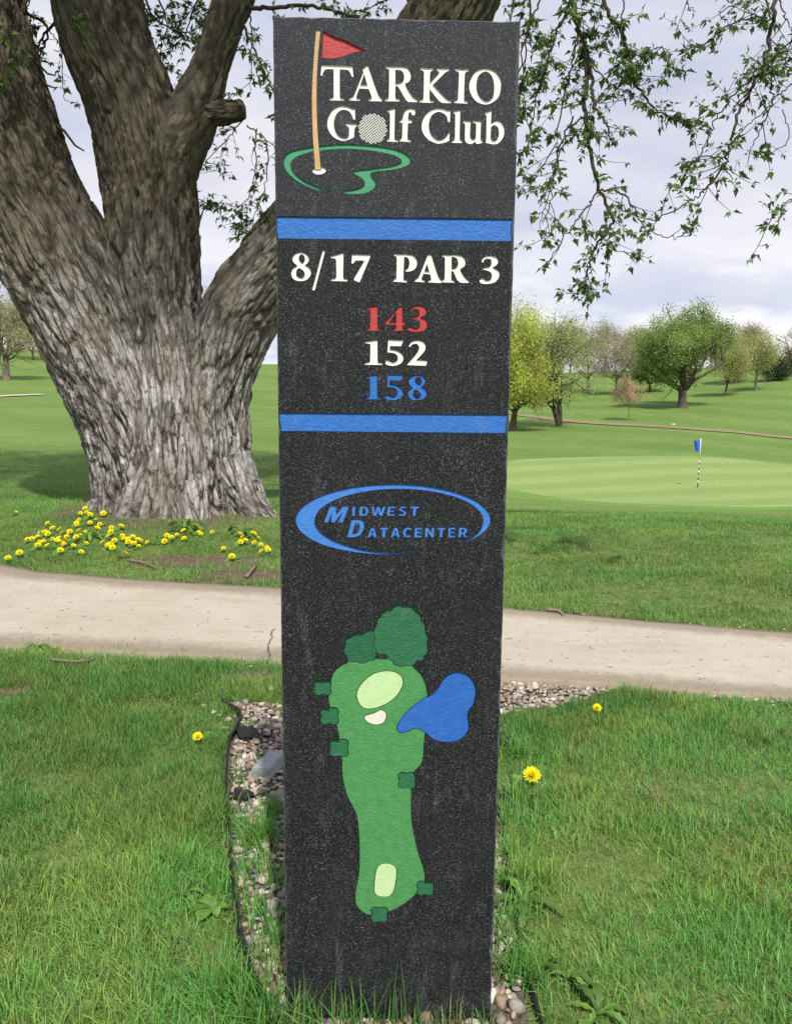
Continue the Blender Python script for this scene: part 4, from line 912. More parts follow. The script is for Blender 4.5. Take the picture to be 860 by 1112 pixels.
def z6(pts): return [(x/2.867, y/2.867) for x, y in pts]
c0 = tuple(at(256, -5, 7.66)); c1 = tuple(at(243, 32, 7.66))
spray([([tuple(at(262, 8, 7.66)), tuple(at(290, 8, 7.4)), tuple(at(330, 6, 7.2)), tuple(at(370, 14, 7.0)), tuple(at(400, 30, 6.9))], 7, 7, .022, .008, .8),
       (z6([(760, 80), (800, 170), (850, 280), (880, 380)]), 7.5, 7.2, .012, .004, 1.1),
       (z6([(780, 50), (785, 160), (782, 290)]), 7.6, 7.5, .007, .002, 1.),
       (z6([(770, 390), (810, 420), (850, 450), (870, 480)]), 7.6, 7.5, .007, .002, 1.4),
       (z6([(760, 370), (700, 440), (640, 510), (690, 540)]), 7.6, 7.8, .006, .002, 1.3),
       (z6([(800, 400), (790, 560), (740, 650), (660, 640)]), 7.7, 7.8, .006, .002, 1.4),
       (z6([(830, 440), (830, 560), (790, 680), (730, 740)]), 7.4, 7.4, .006, .002, 1.4)], 27, leafs=.042, label='leafy twigs between the right hand stem and the sign')
spray([(z6([(430, -80), (470, 40), (560, 100), (640, 80)]), 8.2, 8.4, .012, .003, 1.3),
       (z6([(460, -60), (520, 60), (500, 160), (560, 240)]), 8.5, 8.6, .010, .002, 1.5),
       (z6([(640, -60), (600, 40), (560, 130), (480, 170)]), 8.6, 8.6, .010, .002, 1.5),
       (z6([(520, -60), (600, 20), (650, 60), (620, 120)]), 8.3, 8.4, .008, .002, 1.4)], 28, leafs=.045)
spray([(z6([(20, -60), (60, 20), (150, 90), (120, 180)]), 8.0, 8.2, .02, .008, .9), (z6([(150, 90), (190, 150), (200, 300), (240, 320)]), 8.15, 8.4, .006, .002, .5)], 29, leafs=.045)
spray([(z6([(250, -40), (180, 60), (130, 120), (110, 200)]), 7.9, 8.2, .018, .006, .7)], 32, leafs=.045)
spray([(z6([(110, -30), (60, 80), (40, 140), (10, 240)]), 7.0, 7.0, .006, .002, .8)], 33, leafs=.045)
spray([(z6([(200, -40), (220, 30), (250, 55)]), 7.1, 7.1, .006, .002, 1.3)], 34, leafs=.045)
spray([([tuple(at(x, y, 7.9)) for x, y in ((500, -60), (470, 5), (450, -10), (400, 10), (380, 35))], 8, 8, .01, .003, 1.4)], 30, leafs=.05)
spray([([tuple(at(x, y, 7.3)) for x, y in ((560, -80), (575, 10), (568, 80), (575, 150))], 8, 8, .01, .003, 1.4)], 31, leafs=.05)
# the high crown above the frame: limbs and foliage that shade the upper stems and the lawn behind
cr = MB(); tips = []
rnd = random.Random(5)
starts = [at(-90, -330, 7.6), at(88, -330, 7.72), at(330, -300, 7.66), at(760, -420, 6.6), at(900, -560, 6.0), at(-60, -170, 7.6), at(98, -150, 7.7)]
def grow(mb, p, d, L, r, lev, tips, rnd, maxlev, up=.12, spread=.6, kids=(3, 5), clip=None, sides=5, wig=.12):
    n = 6; P = [p]; dd = d.copy()
    for _ in range(n-1):
        dd = dd+np.array([rnd.gauss(0, wig), rnd.gauss(0, wig), rnd.gauss(0, wig)+up*.3]); dd /= np.linalg.norm(dd); P.append(P[-1]+dd*L/(n-1))
        if clip is not None and not clip(P[-1]): break
    P = np.array(P)
    if len(P) < 2: return
    m = len(P); add_tube(mb, P, np.linspace(r, r*(.55 if lev < maxlev else .35), m), max(3, sides-lev))
    if lev >= maxlev: tips.extend([P[k] for k in range(1, m)]); return
    for k in range(rnd.randint(*kids)):
        i = min(m-1, max(1, int(m*(.35+.65*rnd.random())))); v = np.array([rnd.gauss(0, 1), rnd.gauss(0, 1), rnd.gauss(0, .8)+.25]); v /= np.linalg.norm(v)
        nd = (P[min(i, m-1)]-P[i-1]); nd = nd/np.linalg.norm(nd)*(1-spread)+v*spread; nd /= np.linalg.norm(nd)
        grow(mb, P[i], nd, L*rnd.uniform(.5, .8), r*.5*rnd.uniform(.8, 1.1), lev+1, tips, rnd, maxlev, up, spread, kids, clip, sides, wig)
clipf = lambda q: q[2] > 1.25+.46*q[1]+.35 and q[1] > 3.9
for s_ in starts:
    for _ in range(4): grow(cr, np.array(s_), np.array([rnd.gauss(0, .5), rnd.gauss(.1, .5), 1.]), 2.6, .10, 0, tips, rnd, 3, clip=clipf)
tp = np.array([t for t in tips if clipf(t)]); print('crown tips', len(tp))
r_ = np.random.default_rng(3); cc_ = np.stack([r_.uniform(-7, 1.3, 900), r_.uniform(4.0, 11.5, 900), r_.uniform(4.4, 10.5, 900)], 1)
inside = (((cc_-np.array([-2.6, 7.6, 7.2]))/np.array([4.8, 4.2, 3.6]))**2).sum(1) < 1
okc = lambda q: (q[:, 2] > 1.25+.46*q[:, 1]+.35) & ((q[:, 1] > 7) | (q[:, 2] > 2.1+(6.9-q[:, 1])*1.41))
cc_ = cc_[inside & okc(cc_)][:330]; near_i = np.array([tp[np.argmin(((tp-c)**2).sum(1))] for c in cc_]); cb = cr
for a_, c in zip(near_i, cc_): add_tube(cb, np.array([a_, (a_+c)/2+[0, 0, .05], c]), [.014, .009, .004], 4)
cr.V = [v-ML for v in cr.V]; cr.build('crown_limbs', M['twig'], maple)
qq = np.repeat(cc_, 75, 0)+r_.normal(size=(len(cc_)*75, 3))*.30; qq = qq[okc(qq)]
V, F, a = leaves(qq-ML, r_.uniform(.08, .14, len(qq)), r_.normal(size=(len(qq), 3)), 14); mk('crown_foliage', V, F, M['leaf'], maple, False, {'lv': a})
tp = tp[okc(tp)]; rep = max(1, int(26000/len(tp))); q = np.repeat(tp, rep, 0)+r_.normal(size=(len(tp)*rep, 3))*.28
q = q[okc(q)]
V, F, a = leaves(q-ML, r_.uniform(.07, .13, len(q)), r_.normal(size=(len(q), 3)), 4); mk('crown', V, F, M['leaf'], maple, False, {'lv': a})

# ------------------------------------------------------------------ distant trees
def far_tree(name, label, px, Y, h, w, th, col, leafn, lsize, seed, bare=.0, maxlev=3, trunk_r=.35, lean=0., fork=1, base_py=None, spread=.62, up=.1, barkc=(.10, .08, .062), trans=.4, cat='tree', group='trees across the golf course', cz=.55, leafsp=.5):
    g = onground(px, Y) if base_py is None else hit(px, base_py, lo=40)
    root = empty(name, g); tag(root, label, cat, group); rnd = random.Random(seed); tk = MB(); tp_ = []
    def env(q): # crown envelope
        c = h*cz+0; return ((q[0]-lean*h*.3)/(w*.5))**2+(q[1]/(w*.5))**2+((q[2]-(th+(h-th)*.5))/((h-th)*.5+.01))**2 < 1.0+.25*math.sin(q[0]*1.7+seed)+.2*math.sin(q[2]*1.3+seed*2) or q[2] < th*1.02
    for f in range(fork):
        d = np.array([lean+(rnd.uniform(-.5, .5) if fork > 1 else 0), rnd.uniform(-.2, .2), 1.]); d /= np.linalg.norm(d)
        n = 8; P = [np.array([0, 0, -.3])]; L = th*(1.0 if fork == 1 else 1.25)
        for k in range(n-1): d = d+np.array([rnd.gauss(0, .04), rnd.gauss(0, .04), .02]); d /= np.linalg.norm(d); P.append(P[-1]+d*(L+.3)/(n-1))
        P = np.array(P); rr_ = np.linspace(trunk_r*(1 if fork == 1 else .75), trunk_r*.68, n); rr_[0] *= 1.45; rr_[1] *= 1.12; add_tube(tk, P, rr_, 9)
        nk = max(3, int(9/fork))
        for k in range(nk):
            a = 2*math.pi*(k+rnd.random())/nk; el = rnd.uniform(.35, 1.3) if k else 1.5
            dd = np.array([math.cos(a)*math.cos(el), math.sin(a)*math.cos(el), math.sin(el)])
            grow(tk, P[-1-(k % 2)], dd, (h-th)*rnd.uniform(.50, .72), trunk_r*.36, 0, tp_, rnd, maxlev, up, spread, (3, 5), env, 6, .14)
    tk.build('trunk', twig('bark', barkc), root)
    T2 = np.array(tp_); T2 = T2[T2[:, 2] > th*1.2] if len(T2) else T2
    if leafn and len(T2):
        r2 = np.random.default_rng(seed); leafn = int(leafn*2.6); idx = r2.integers(0, len(T2), leafn); q = T2[idx]+r2.normal(size=(leafn, 3))*np.array([leafsp, leafsp, leafsp*.8])
        s = r2.uniform(.7, 1.5, leafn)*lsize*.92; n1 = r2.normal(size=(leafn, 3)); n1 /= np.linalg.norm(n1, axis=1)[:, None]; n2_ = np.cross(n1, r2.normal(size=(leafn, 3))); n2_ /= np.linalg.norm(n2_, axis=1)[:, None]
        V = np.stack([q-n1*s[:, None]*.5, q+n2_*s[:, None]*.3, q+n1*s[:, None]*.5, q-n2_*s[:, None]*.3], 1).reshape(-1, 3)
        F = np.arange(leafn*4).reshape(-1, 4); cl = vnoise(q*.7+seed, seed); lv = np.clip(.55*(cl*1.6-.3)+.45*r2.random(leafn), 0, 1)
        mk('crown', V, F, leafm('foliage', col, trans, .6), root, False, {'lv': np.repeat(lv, 4)})
    return root
YG = (.42, .47, .09); WG = (.32, .38, .12); DG = (.23, .32, .085); OL = (.38, .40, .15); PK = (.42, .29, .18); GB = (.36, .31, .21)
far_tree('leafy_tree', 'bright yellow green tree half hidden behind the right edge of the sign', 556, 60, 11.6, 5.9, 2.0, YG, 15000, .15, 101, maxlev=3, trunk_r=.34, lean=.05, base_py=468)
far_tree('spreading_tree', 'sparse tree with dark trunk forked low, at the bend of the dirt track', 608, 82, 10.0, 10.5, 1.6, WG, 4200, .16, 102, fork=3, trunk_r=.34, base_py=463, maxlev=3)
far_tree('small_tree', 'small tree with thin pinkish brown crown beside the dirt track', 683, 82, 4.6, 3.4, 1.6, PK, 1500, .12, 103, maxlev=2, trunk_r=.07, base_py=457, leafsp=.25, barkc=(.2, .17, .14))
far_tree('round_tree', 'largest round green tree with a stout dark trunk standing alone on the slope', 741, 98, 11.3, 12.0, 2.2, DG, 17000, .19, 144, fork=1, trunk_r=.62, base_py=443, maxlev=3, up=.22)
far_tree('budding_tree', 'brownish budding tree with thin trunk left of the largest round tree', 669, 112, 9.5, 6.5, 2.4, GB, 4200, .15, 105, trunk_r=.2, base_py=429)
far_tree('slender_tree', 'slim olive tree with a straight thin trunk just right of the largest round tree', 787, 108, 8.6, 5.0, 2.0, OL, 5200, .16, 106, trunk_r=.17, base_py=430)
far_tree('pale_trunk_tree', 'tall sparse tree with pale trunk near the right edge', 820, 118, 8.8, 4.6, 2.6, OL, 3800, .16, 107, trunk_r=.22, base_py=424, barkc=(.24, .21, .18))
far_tree('dark_trunk_tree', 'bare tree with a thick dark trunk at the right edge of the view', 857, 112, 7.6, 6.5, 1.8, OL, 900, .14, 108, trunk_r=.42, base_py=409)
far_tree('bare_tree', 'bare grey tree with pale branches behind the low forked tree', 596, 130, 10.5, 7.5, 2.5, GB, 500, .14, 109, trunk_r=.22, barkc=(.2, .175, .15))
far_tree('bare_tree', 'taller bare grey tree between the forked tree and the brownish budding tree', 640, 132, 12.0, 9, 2.5, OL, 2600, .16, 110, trunk_r=.25, barkc=(.17, .15, .12))
far_tree('leafy_tree', 'dense green tree touching the left side of the largest round tree', 706, 128, 8.6, 7.5, 1.4, DG, 7000, .2, 111, trunk_r=.25)
far_tree('leafy_tree', 'low pale olive tree behind the slim olive tree', 800, 135, 7.6, 6.5, 1.6, OL, 6000, .19, 112, trunk_r=.22)
far_tree('evergreen_shrub', 'short dark shrub on the skyline between the pale trunk tree and the dark trunk tree', 838, 130, 3.6, 4.0, .4, (.04, .075, .025), 4500, .2, 113, trunk_r=.12, cat='shrub')
far_tree('olive_tree', 'wide olive tree low on the skyline right of the sign', 575, 140, 9, 9, 1.5, OL, 5500, .19, 114, trunk_r=.25)
far_tree('olive_tree', 'olive brown tree on the skyline above the small pinkish tree', 690, 150, 9, 8, 1.5, OL, 5200, .2, 115, trunk_r=.25)
far_tree('pale_tree', 'pale budding tree at the left edge beyond the fairway', 8, 96, 11.6, 8.5, 2.6, (.34, .34, .15), 9000, .15, 116, trunk_r=.42, base_py=413, barkc=(.17, .14, .11))
far_tree('bare_tree', 'twiggy brown tree on the left skyline beside the big trunk', 38, 140, 7.5, 8, 1.2, GB, 2500, .16, 117, trunk_r=.2)
far_tree('bare_tree', 'hazy brown tree at the far left behind the pale budding tree', -25, 150, 9.5, 9, 1.5, GB, 2500, .18, 118, trunk_r=.25)
far_tree('yellow_tree', 'yellowish tree glimpsed between the two right hand stems of the big tree', 222, 75, 9.2, 3.6, 3.0, (.26, .22, .06), 3800, .15, 119, trunk_r=.12, maxlev=3)
for k, (px, Y, hh, ww, col, lab) in enumerate([(548, 170, 11, 10, OL, 'far olive tree on the skyline mostly hidden by the sign'), (618, 172, 9.5, 9, GB, 'far brown tree on the skyline behind the low forked tree'), (655, 175, 10, 9, GB, 'far bare brown tree on the skyline left of the budding tree'), (725, 178, 9, 9, OL, 'far olive tree on the skyline behind the largest round tree'), (770, 175, 9, 9, WG, 'far pale green tree on the skyline between round and slim trees'), (812, 178, 8, 8, GB, 'far brown tree on the skyline behind the pale trunk tree'), (880, 165, 8, 8, OL, 'far tree cut off by the right edge of the view')]):
    far_tree('skyline_tree', lab, px, Y, hh, ww, 1.5, col, 2800, .24, 130+k, trunk_r=.2, maxlev=3)

# ------------------------------------------------------------------ flag on the green, tee things
gp = hit(757, 531, lo=20); fs = gp[1]/FP
fl = empty('golf_flag', gp); tag(fl, 'blue golf flag on a banded pin standing on the putting green', 'golf flag')
mb = MB(); H_ = 54*fs*1.02
add_tube(mb, [(0, 0, -.05), (0, 0, H_*.55)], .022, 8, vc=(.05, .05, .05)); 
for k in range(5): add_tube(mb, [(0, 0, H_*(.12+.1*k)), (0, 0, H_*(.17+.1*k))], .026, 8, vc=(.55, .50, .12) if k % 2 else (.7, .7, .66))
add_tube(mb, [(0, 0, H_*.55), (0, 0, H_)], .020, 8, vc=(.62, .6, .55)); mb.build('pole', vcol('pin_paint', .4, .5), fl)
u = np.linspace(0, 1, 14); v = np.linspace(0, 1, 9); UU, VV = np.meshgrid(u, v)
FX = -UU*.25*(1-.25*VV); FY = .06*np.sin(UU*7+VV*2)*UU; FZ = H_-.02-VV*.44-UU*.10-.03*np.sin(UU*5)
V = np.stack([FX.ravel(), FY.ravel(), FZ.ravel()], 1); i = np.arange(8)[:, None]*14; j = np.arange(13)[None]
Fq = np.stack([i+j, i+j+1, i+15+j, i+14+j], -1).reshape(-1, 4)
V = np.vstack([V, V+np.array([0, .006, 0])]); Fq = np.vstack([Fq[:, ::-1], Fq+len(V)//2]); mk('flag', V, Fq, plain('flag_cloth', (.03, .11, .62), .7), fl)
gp = hit(70, 426, lo=30); s = gp[1]/FP
o = empty('marker_post', gp); tag(o, 'thin dark post standing on the far left fairway beside the trunk', 'post'); mb = MB(); add_tube(mb, [(0, 0, 0), (0, 0, 8*s)], 1.0*s, 8); add_tube(mb, [(0, 0, 8*s), (0, 0, 8.6*s)], 1.3*s, 8); mb.build('post', plain('dark_paint', (.03, .035, .04)), o); mb = MB(); box(mb, (0, 0, 9*s), (1.6*s, .3*s, 1.3*s)); mb.build('cap_sign', M['cream'], o)
gp = hit(62, 427, lo=30)
o = empty('red_marker', gp); tag(o, 'small red and orange marker left of the thin dark post', 'marker'); mb = MB(); add_tube(mb, [(0, 0, 0), (0, 0, 5*s)], .35*s, 6); mb.build('stake', M['wood'], o); mb = MB(); box(mb, (0, 0, 5.2*s), (2.6*s, .5*s, 2*s)); mb.build('head', plain('marker_red', (.5, .09, .05)), o)
gp = hit(729, 461, lo=30); mb = MB(); add_tube(mb, [gp, gp+np.array([.3, 0, .0]), gp+np.array([.31, 0, .0])], .09, 10); tag(mb.build('distance_marker', M['cream']), 'tiny white marker lying on the grass beside the dirt track', 'marker')

# ------------------------------------------------------------------ gravel
g = bpy.data.meshes.new('t'); bm = bmesh.new(); bmesh.ops.create_icosphere(bm, subdivisions=2, radius=1); bm.verts.ensure_lookup_table()
IV = np.array([v.co[:] for v in bm.verts]); IF = np.array([[v.index for v in f.verts] for f in bm.faces]); bm.free()
pal = np.array([(.62, .54, .43), (.74, .68, .58), (.50, .38, .27), (.55, .40, .33), (.26, .24, .23), (.40, .36, .32), (.34, .22, .15), (.66, .55, .42), (.16, .155, .16), (.56, .46, .40)])
pos = []; 
n = 90000; x = rng.uniform(-.75, 1.15, n); y = rng.uniform(1.35, 3.5, n); b = bed(x, y)
ok = (b > .024) & (n2(x, y, 14, 44, 3) < rng.uniform(.50, .80, n)) & (rng.random(n) < .85); x, y, b = x[ok], y[ok], b[ok]
behind = (np.abs(x-.0) < .20) & (y > SD-.01) & (y < SD+.125); x, y = x[~behind], y[~behind]
cellg = {}; px_, py_, pr = [], [], []
for a, c in zip(x, y):
    r = rng.choice([.005, .006, .0075, .009, .0105, .013]); key = (int(a/.03), int(c/.03)); bad = False
    for u_ in (-1, 0, 1):
        for v_ in (-1, 0, 1):
            for (p, q_, w_) in cellg.get((key[0]+u_, key[1]+v_), ()):
                if (p-a)**2+(q_-c)**2 < ((w_+r)*.83)**2: bad = True; break
    if bad: continue
    cellg.setdefault(key, []).append((a, c, r)); px_.append(a); py_.append(c); pr.append(r)
# scattered stones along the near path edge
for _ in range(240):
    a = rng.uniform(-1.3, 1.7); c = ny(a)-abs(rng.normal(0, .035))-.005; px_.append(a); py_.append(c); pr.append(rng.uniform(.003, .009))
for _ in range(90):
    a = rng.uniform(-.8, .1); c = rng.uniform(2.75, 3.2); px_.append(a); py_.append(c); pr.append(rng.uniform(.004, .012))
for _ in range(34):
    a = rng.uniform(.2, 2.3); c = fy(a)+abs(rng.normal(0, .07)); px_.append(a); py_.append(c); pr.append(rng.uniform(.004, .011))
px_, py_, pr = map(np.array, (px_, py_, pr)); n = len(px_); print('pebbles', n)
MV = np.zeros((n, len(IV), 3)); 
for k in range(n):
    v = IV*(1+.28*(rng.random(3)*2-1)); v = v+.20*np.sin(IV[:, [1, 2, 0]]*rng.uniform(1.5, 3.5)+rng.random()*6)*.6
    v[:, 2] *= rng.uniform(.45, .8); a = rng.random()*6.28; ca, sa = math.cos(a), math.sin(a)
    v = np.stack([v[:, 0]*ca-v[:, 1]*sa, v[:, 0]*sa+v[:, 1]*ca, v[:, 2]], 1); t = rng.normal(0, .35); v = np.stack([v[:, 0], v[:, 1]*math.cos(t)-v[:, 2]*math.sin(t), v[:, 1]*math.sin(t)+v[:, 2]*math.cos(t)], 1)
    MV[k] = v*pr[k]*1.12+np.array([px_[k], py_[k], -.006+pr[k]*.45+rng.uniform(0, .008)])
ci = pal[rng.choice(len(pal), n, p=[.13, .12, .12, .09, .13, .13, .10, .08, .05, .05])]*rng.uniform(.50, 1.0, (n, 1))
MV[..., 2] += np.where(py_ > ny(px_)-.12, .004, 0)[:, None]
Fg = (IF[None]+np.arange(n)[:, None, None]*len(IV)).reshape(-1, 3)
o = mk('gravel', MV.reshape(-1, 3), Fg, M['gravel'], attrs={'vc': np.repeat(ci, len(IV), 0)}); tag(o, 'mixed white, tan and grey pebbles around the foot of the sign', 'gravel', kind='stuff')
# bed of fine grit below
xs = np.linspace(-.8, 1.2, 120); ys = np.linspace(1.3, 3.5, 150); XX, YY = np.meshgrid(xs, ys); m_ = bed(XX.ravel(), YY.ravel()).reshape(XX.shape) > -.01
Vv = np.stack([XX.ravel(), YY.ravel(), np.full(XX.size, -.004)+(n2(XX.ravel(), YY.ravel(), 20, 6)-.5)*.006], 1); i, j = np.where(m_[:-1, :-1] & m_[1:, 1:]); nn_ = len(xs)
gm = NM('bed_grit'); gm.bump(gm.noise(gm.co(), 150, 4), .8, .004); gmm = gm.set(gm.ramp(gm.noise(gm.co(), 90, 5, .75), [(.35, (.03, .026, .022)), (.6, (.14, .11, .085)), (.75, (.34, .29, .23))]), .95, .1)
tag(mk('gravel_bed', Vv, np.stack([i*nn_+j, i*nn_+j+1, (i+1)*nn_+j+1, (i+1)*nn_+j], 1), gmm), kind='structure')
# edging strip
def ribbon(name, P2, h, th, mat, lean=0.):
    P2 = catmull(P2, 8); T = np.gradient(P2, axis=0); T /= np.linalg.norm(T, axis=1)[:, None]; N = np.stack([-T[:, 1], T[:, 0]], 1); n = len(P2)
    hz = h+(n2(P2[:, 0], P2[:, 1], 9, 12)-.5)*.014
    prof = [(0, -.03), (0, 1), (.3, 1.25), (1, 1.25), (1.3, 1), (1, -.03)]; rows = []
    for a, b in prof:
        off = a*th+lean*max(b, 0)*h; rows.append(np.column_stack([P2+N*off, np.where(b < 0, -.04, b*hz)]))
    V = np.vstack(rows); m = len(prof); i = np.arange(m)[:, None]*n; i2 = ((np.arange(m)+1) % m)[:, None]*n; j = np.arange(n-1)[None]
    F = np.stack([i+j, i+j+1, i2+j+1, i2+j], -1).reshape(-1, 4); return mk(name, V, F, mat)
tag(ribbon('garden_edging', EDGE, .021, .006, M['plastic'], .25), 'wavy black plastic edging strip along the left side of the gravel bed', 'garden edging')
RE = np.array([(.305, 1.36), (.292, 1.6), (.300, 1.85), (.312, 2.05), (.318, 2.25), (.312, 2.40)])
tag(ribbon('garden_edging', RE, .007, .006, M['plastic'], -.2), 'black plastic edging strip buried in grass along the right side of the gravel bed', 'garden edging')
# grey block and scraps of weed fabric
def block(name, px, py, s, rz, mat, label, cat):
    c = gz(px, py, .02); bm = bmesh.new(); bmesh.ops.create_cube(bm, size=1); bmesh.ops.scale(bm, vec=s, verts=bm.verts); bmesh.ops.bevel(bm, geom=bm.edges[:], offset=.004, segments=2, affect='EDGES')
    bmesh.ops.subdivide_edges(bm, edges=bm.edges[:], cuts=3, use_grid_fill=True)
    for v in bm.verts: v.co += Vector(((fbm(np.array([v.co[:]])*60, 2, 5)[0]-.5)*.004,)*3)
    o = from_bm(name, bm, mat); o.location = (c[0], c[1], .012); o.rotation_euler = (R(3), R(-4), rz); tag(o, label, cat)
block('concrete_block', 293, 829, (.065, .13, .045), R(-18), M['block'], 'broken grey concrete paver half buried in the gravel left of the sign', 'paver')
def scrap(px, py, w, h, rz, seed, label):
    c = gz(px, py); n = 12; u = np.linspace(-1, 1, n); UU, VV = np.meshgrid(u, u); rad = .75+.35*vnoise(np.stack([UU.ravel()*2+seed, VV.ravel()*2, UU.ravel()*0], 1), seed)
    X_ = UU.ravel()*w*rad; Y_ = VV.ravel()*h*rad; Z_ = .013+.014*vnoise(np.stack([UU.ravel()*2.5, VV.ravel()*2.5, UU.ravel()*0+seed], 1), seed); i = np.arange(n-1)[:, None]*n; j = np.arange(n-1)[None]
    F = np.stack([i+j, i+j+1, i+n+j+1, i+n+j], -1).reshape(-1, 4); V = np.stack([X_, Y_, Z_], 1); nv = len(V); V = np.vstack([V, V-[0, 0, .002]])
    o = mk('weed_fabric', V, np.vstack([F, F[:, ::-1]+nv]), M['fabric']); o.location = (c[0], c[1], 0); o.rotation_euler = (0, 0, rz); tag(o, label, 'weed fabric')
scrap(268, 800, .035, .05, .4, 3, 'scrap of black weed fabric showing at the back left of the gravel bed')
scrap(263, 868, .025, .035, 1.2, 5, 'scrap of black weed fabric just below the grey paver')
scrap(549, 808, .03, .045, .2, 7, 'scrap of black weed fabric by the right side of the sign')
scrap(546, 868, .02, .03, .9, 8, 'smaller scrap of black weed fabric low by the right edge of the sign')
# ------------------------------------------------------------------ grass
def blades(x, y, L, W, col, seed, segs=3, lean=.45, z=None, zoff=0.):
    r = np.random.default_rng(seed); n = len(x); a = r.random(n)*2*math.pi; dx, dy = np.cos(a), np.sin(a)
    ln = np.abs(r.normal(0, lean, n))+.08; t = np.linspace(0, 1, segs+1)
    z0 = terr(x, y)-.004+zoff if z is None else z
    cx = x[:, None]+dx[:, None]*(ln*L)[:, None]*t**1.7; cy = y[:, None]+dy[:, None]*(ln*L)[:, None]*t**1.7
    hz = np.sqrt(np.maximum(.06, 1-np.minimum(ln, 1.1)**2*.75)); cz = z0[:, None]+(L*hz)[:, None]*(t-.18*ln[:, None]*t**3)
    fa = a+math.pi/2+r.normal(0, .5, n); wx, wy = np.cos(fa), np.sin(fa); ww = W[:, None]*(1-t**1.6)*.5+.0001
    Lf = np.stack([cx+wx[:, None]*ww, cy+wy[:, None]*ww, cz], -1); Rg_ = np.stack([cx-wx[:, None]*ww, cy-wy[:, None]*ww, cz+ww*.3], -1)
    V = np.stack([Lf, Rg_], 2).reshape(n, -1, 3); b = np.arange(segs)*2; F = np.stack([b, b+1, b+3, b+2], 1)
    F = F[None]+np.arange(n)[:, None, None]*V.shape[1]
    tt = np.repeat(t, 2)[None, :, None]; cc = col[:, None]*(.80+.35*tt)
    return V.reshape(-1, 3), F.reshape(-1, 4), cc.reshape(-1, 3)
def gcol(n, r, x, y, yel=.10):
    base = np.array([.168, .325, .068]); c = base*r.uniform(.6, 1.35, (n, 1))*np.stack([r.uniform(.8, 1.3, n), np.ones(n), r.uniform(.7, 1.4, n)], 1)
    p = n2(x, y, 1.6, 70, 3); c *= (.82+.36*sst(.35, .65, p))[:, None]; c[:, 0] *= .80+.32*sst(.4, .65, n2(x, y, 2.6, 71, 3))
    d = r.random(n) < yel*(.4+1.6*sst(.45, .65, n2(x, y, 3, 72, 3))); c[d] = np.array([.38, .33, .16])*r.uniform(.5, 1.1, (d.sum(), 1)); return c
GM = MB()
def lawn(n, x0, x1, y0, y1, Lr, W, seed, keep, segs=3, lean=.45, soilk=1.0, yel=.1, frustum=True):
    yel = yel*.75
    r = np.random.default_rng(seed); x = r.uniform(x0, x1, n); y = y0+(y1-y0)*r.random(n)
    if frustum: m = np.abs(x) < .62*y+.25; x, y = x[m], y[m]
    m = keep(x, y); x, y = x[m], y[m]
    s = soilmask(x, y); m = r.random(len(x)) > sst(.40, .95, s)*soilk; x, y = x[m], y[m]
    cl = n2(x, y, 5, 80, 3); m = r.random(len(x)) < .62+.8*sst(.30, .62, cl); x, y, cl = x[m], y[m], cl[m]
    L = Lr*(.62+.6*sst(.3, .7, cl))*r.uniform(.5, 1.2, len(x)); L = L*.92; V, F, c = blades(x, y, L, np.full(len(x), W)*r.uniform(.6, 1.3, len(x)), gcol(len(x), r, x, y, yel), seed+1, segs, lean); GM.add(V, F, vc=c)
insign = lambda x, y: (np.abs(x) < .21) & (y > SD-.006) & (y < SD+.13)
lawn(420000, -2.4, 2.6, 1.15, 3.75, .052, .0027, 201, lambda x, y: (y < ny(x)-.01+.02*np.random.default_rng(1).random(len(x))) & (bed(x, y) < -.004) & ~insign(x, y) & ~((x > -.17) & (x < .3) & (y > 1.36) & (y < 2.6)), lean=.75)
# longer tufts by the bed edges, back edge and sign foot
def tuft(px, py, n, rad, L, seed, W=.0035, lean=.5, z=0.):
    c = gz(px, py); r = np.random.default_rng(seed); x = c[0]+r.normal(0, rad, n); y = c[1]+r.normal(0, rad*.8, n)
    m = ~insign(x, y); x, y = x[m], y[m]; n = len(x)
    V, F, cc = blades(x, y, L*r.uniform(.5, 1.15, n), np.full(n, W)*r.uniform(.6, 1.2, n), gcol(n, r, x, y, .12)*np.array([.9, 1., .9]), seed+3, 5, lean); GM.add(V, F, vc=cc)
for k, t_ in enumerate([(285, 912, 260, .028, .10), (298, 885, 120, .02, .08), (288, 1000, 60, .025, .09), (300, 960, 50, .02, .07), (262, 985, 80, .03, .07), (240, 960, 160, .04, .08), (252, 1080, 260, .035, .11), (278, 1105, 160, .03, .12), (236, 890, 200, .04, .08),
        (566, 870, 200, .035, .085), (560, 820, 160, .03, .08), (575, 960, 260, .04, .09), (556, 1000, 130, .03, .09), (565, 1060, 200, .035, .10), (560, 780, 120, .03, .06), (690, 769, 420, 0.12, .05), (640, 771, 200, 0.06, .05), (760, 773, 420, 0.12, .05), (820, 779, 300, 0.11249999999999999, .05), (600, 800, 150, .05, .07),
        (40, 715, 300, .10, .06), (120, 722, 300, .12, .055), (200, 735, 200, .09, .05), (170, 940, 300, .1, .08), (280, 735, 60, .07, .04), (300, 770, 40, .05, .04), (272, 860, 12, .03, .07), (553, 930, 60, .02, .08), (276, 790, 50, .04, .05), (270, 830, 40, .03, .05), (258, 850, 50, .02, .06), (280, 945, 90, .03, .08), (268, 920, 60, .02, .07), (285, 1040, 90, .03, .08), (296, 1020, 60, .02, .08), (262, 900, 60, .02, .07), (545, 960, 50, .015, .07), (548, 1020, 60, .02, .08), (560, 748, 50, .04, .03), (600, 752, 40, .05, .03), (265, 745, 120, .05, .045), (295, 745, 80, .04, .04), (575, 790, 140, .04, .06)]): tuft(*t_, seed=300+k)
r = np.random.default_rng(9)   # blades standing in front of the foot of the sign
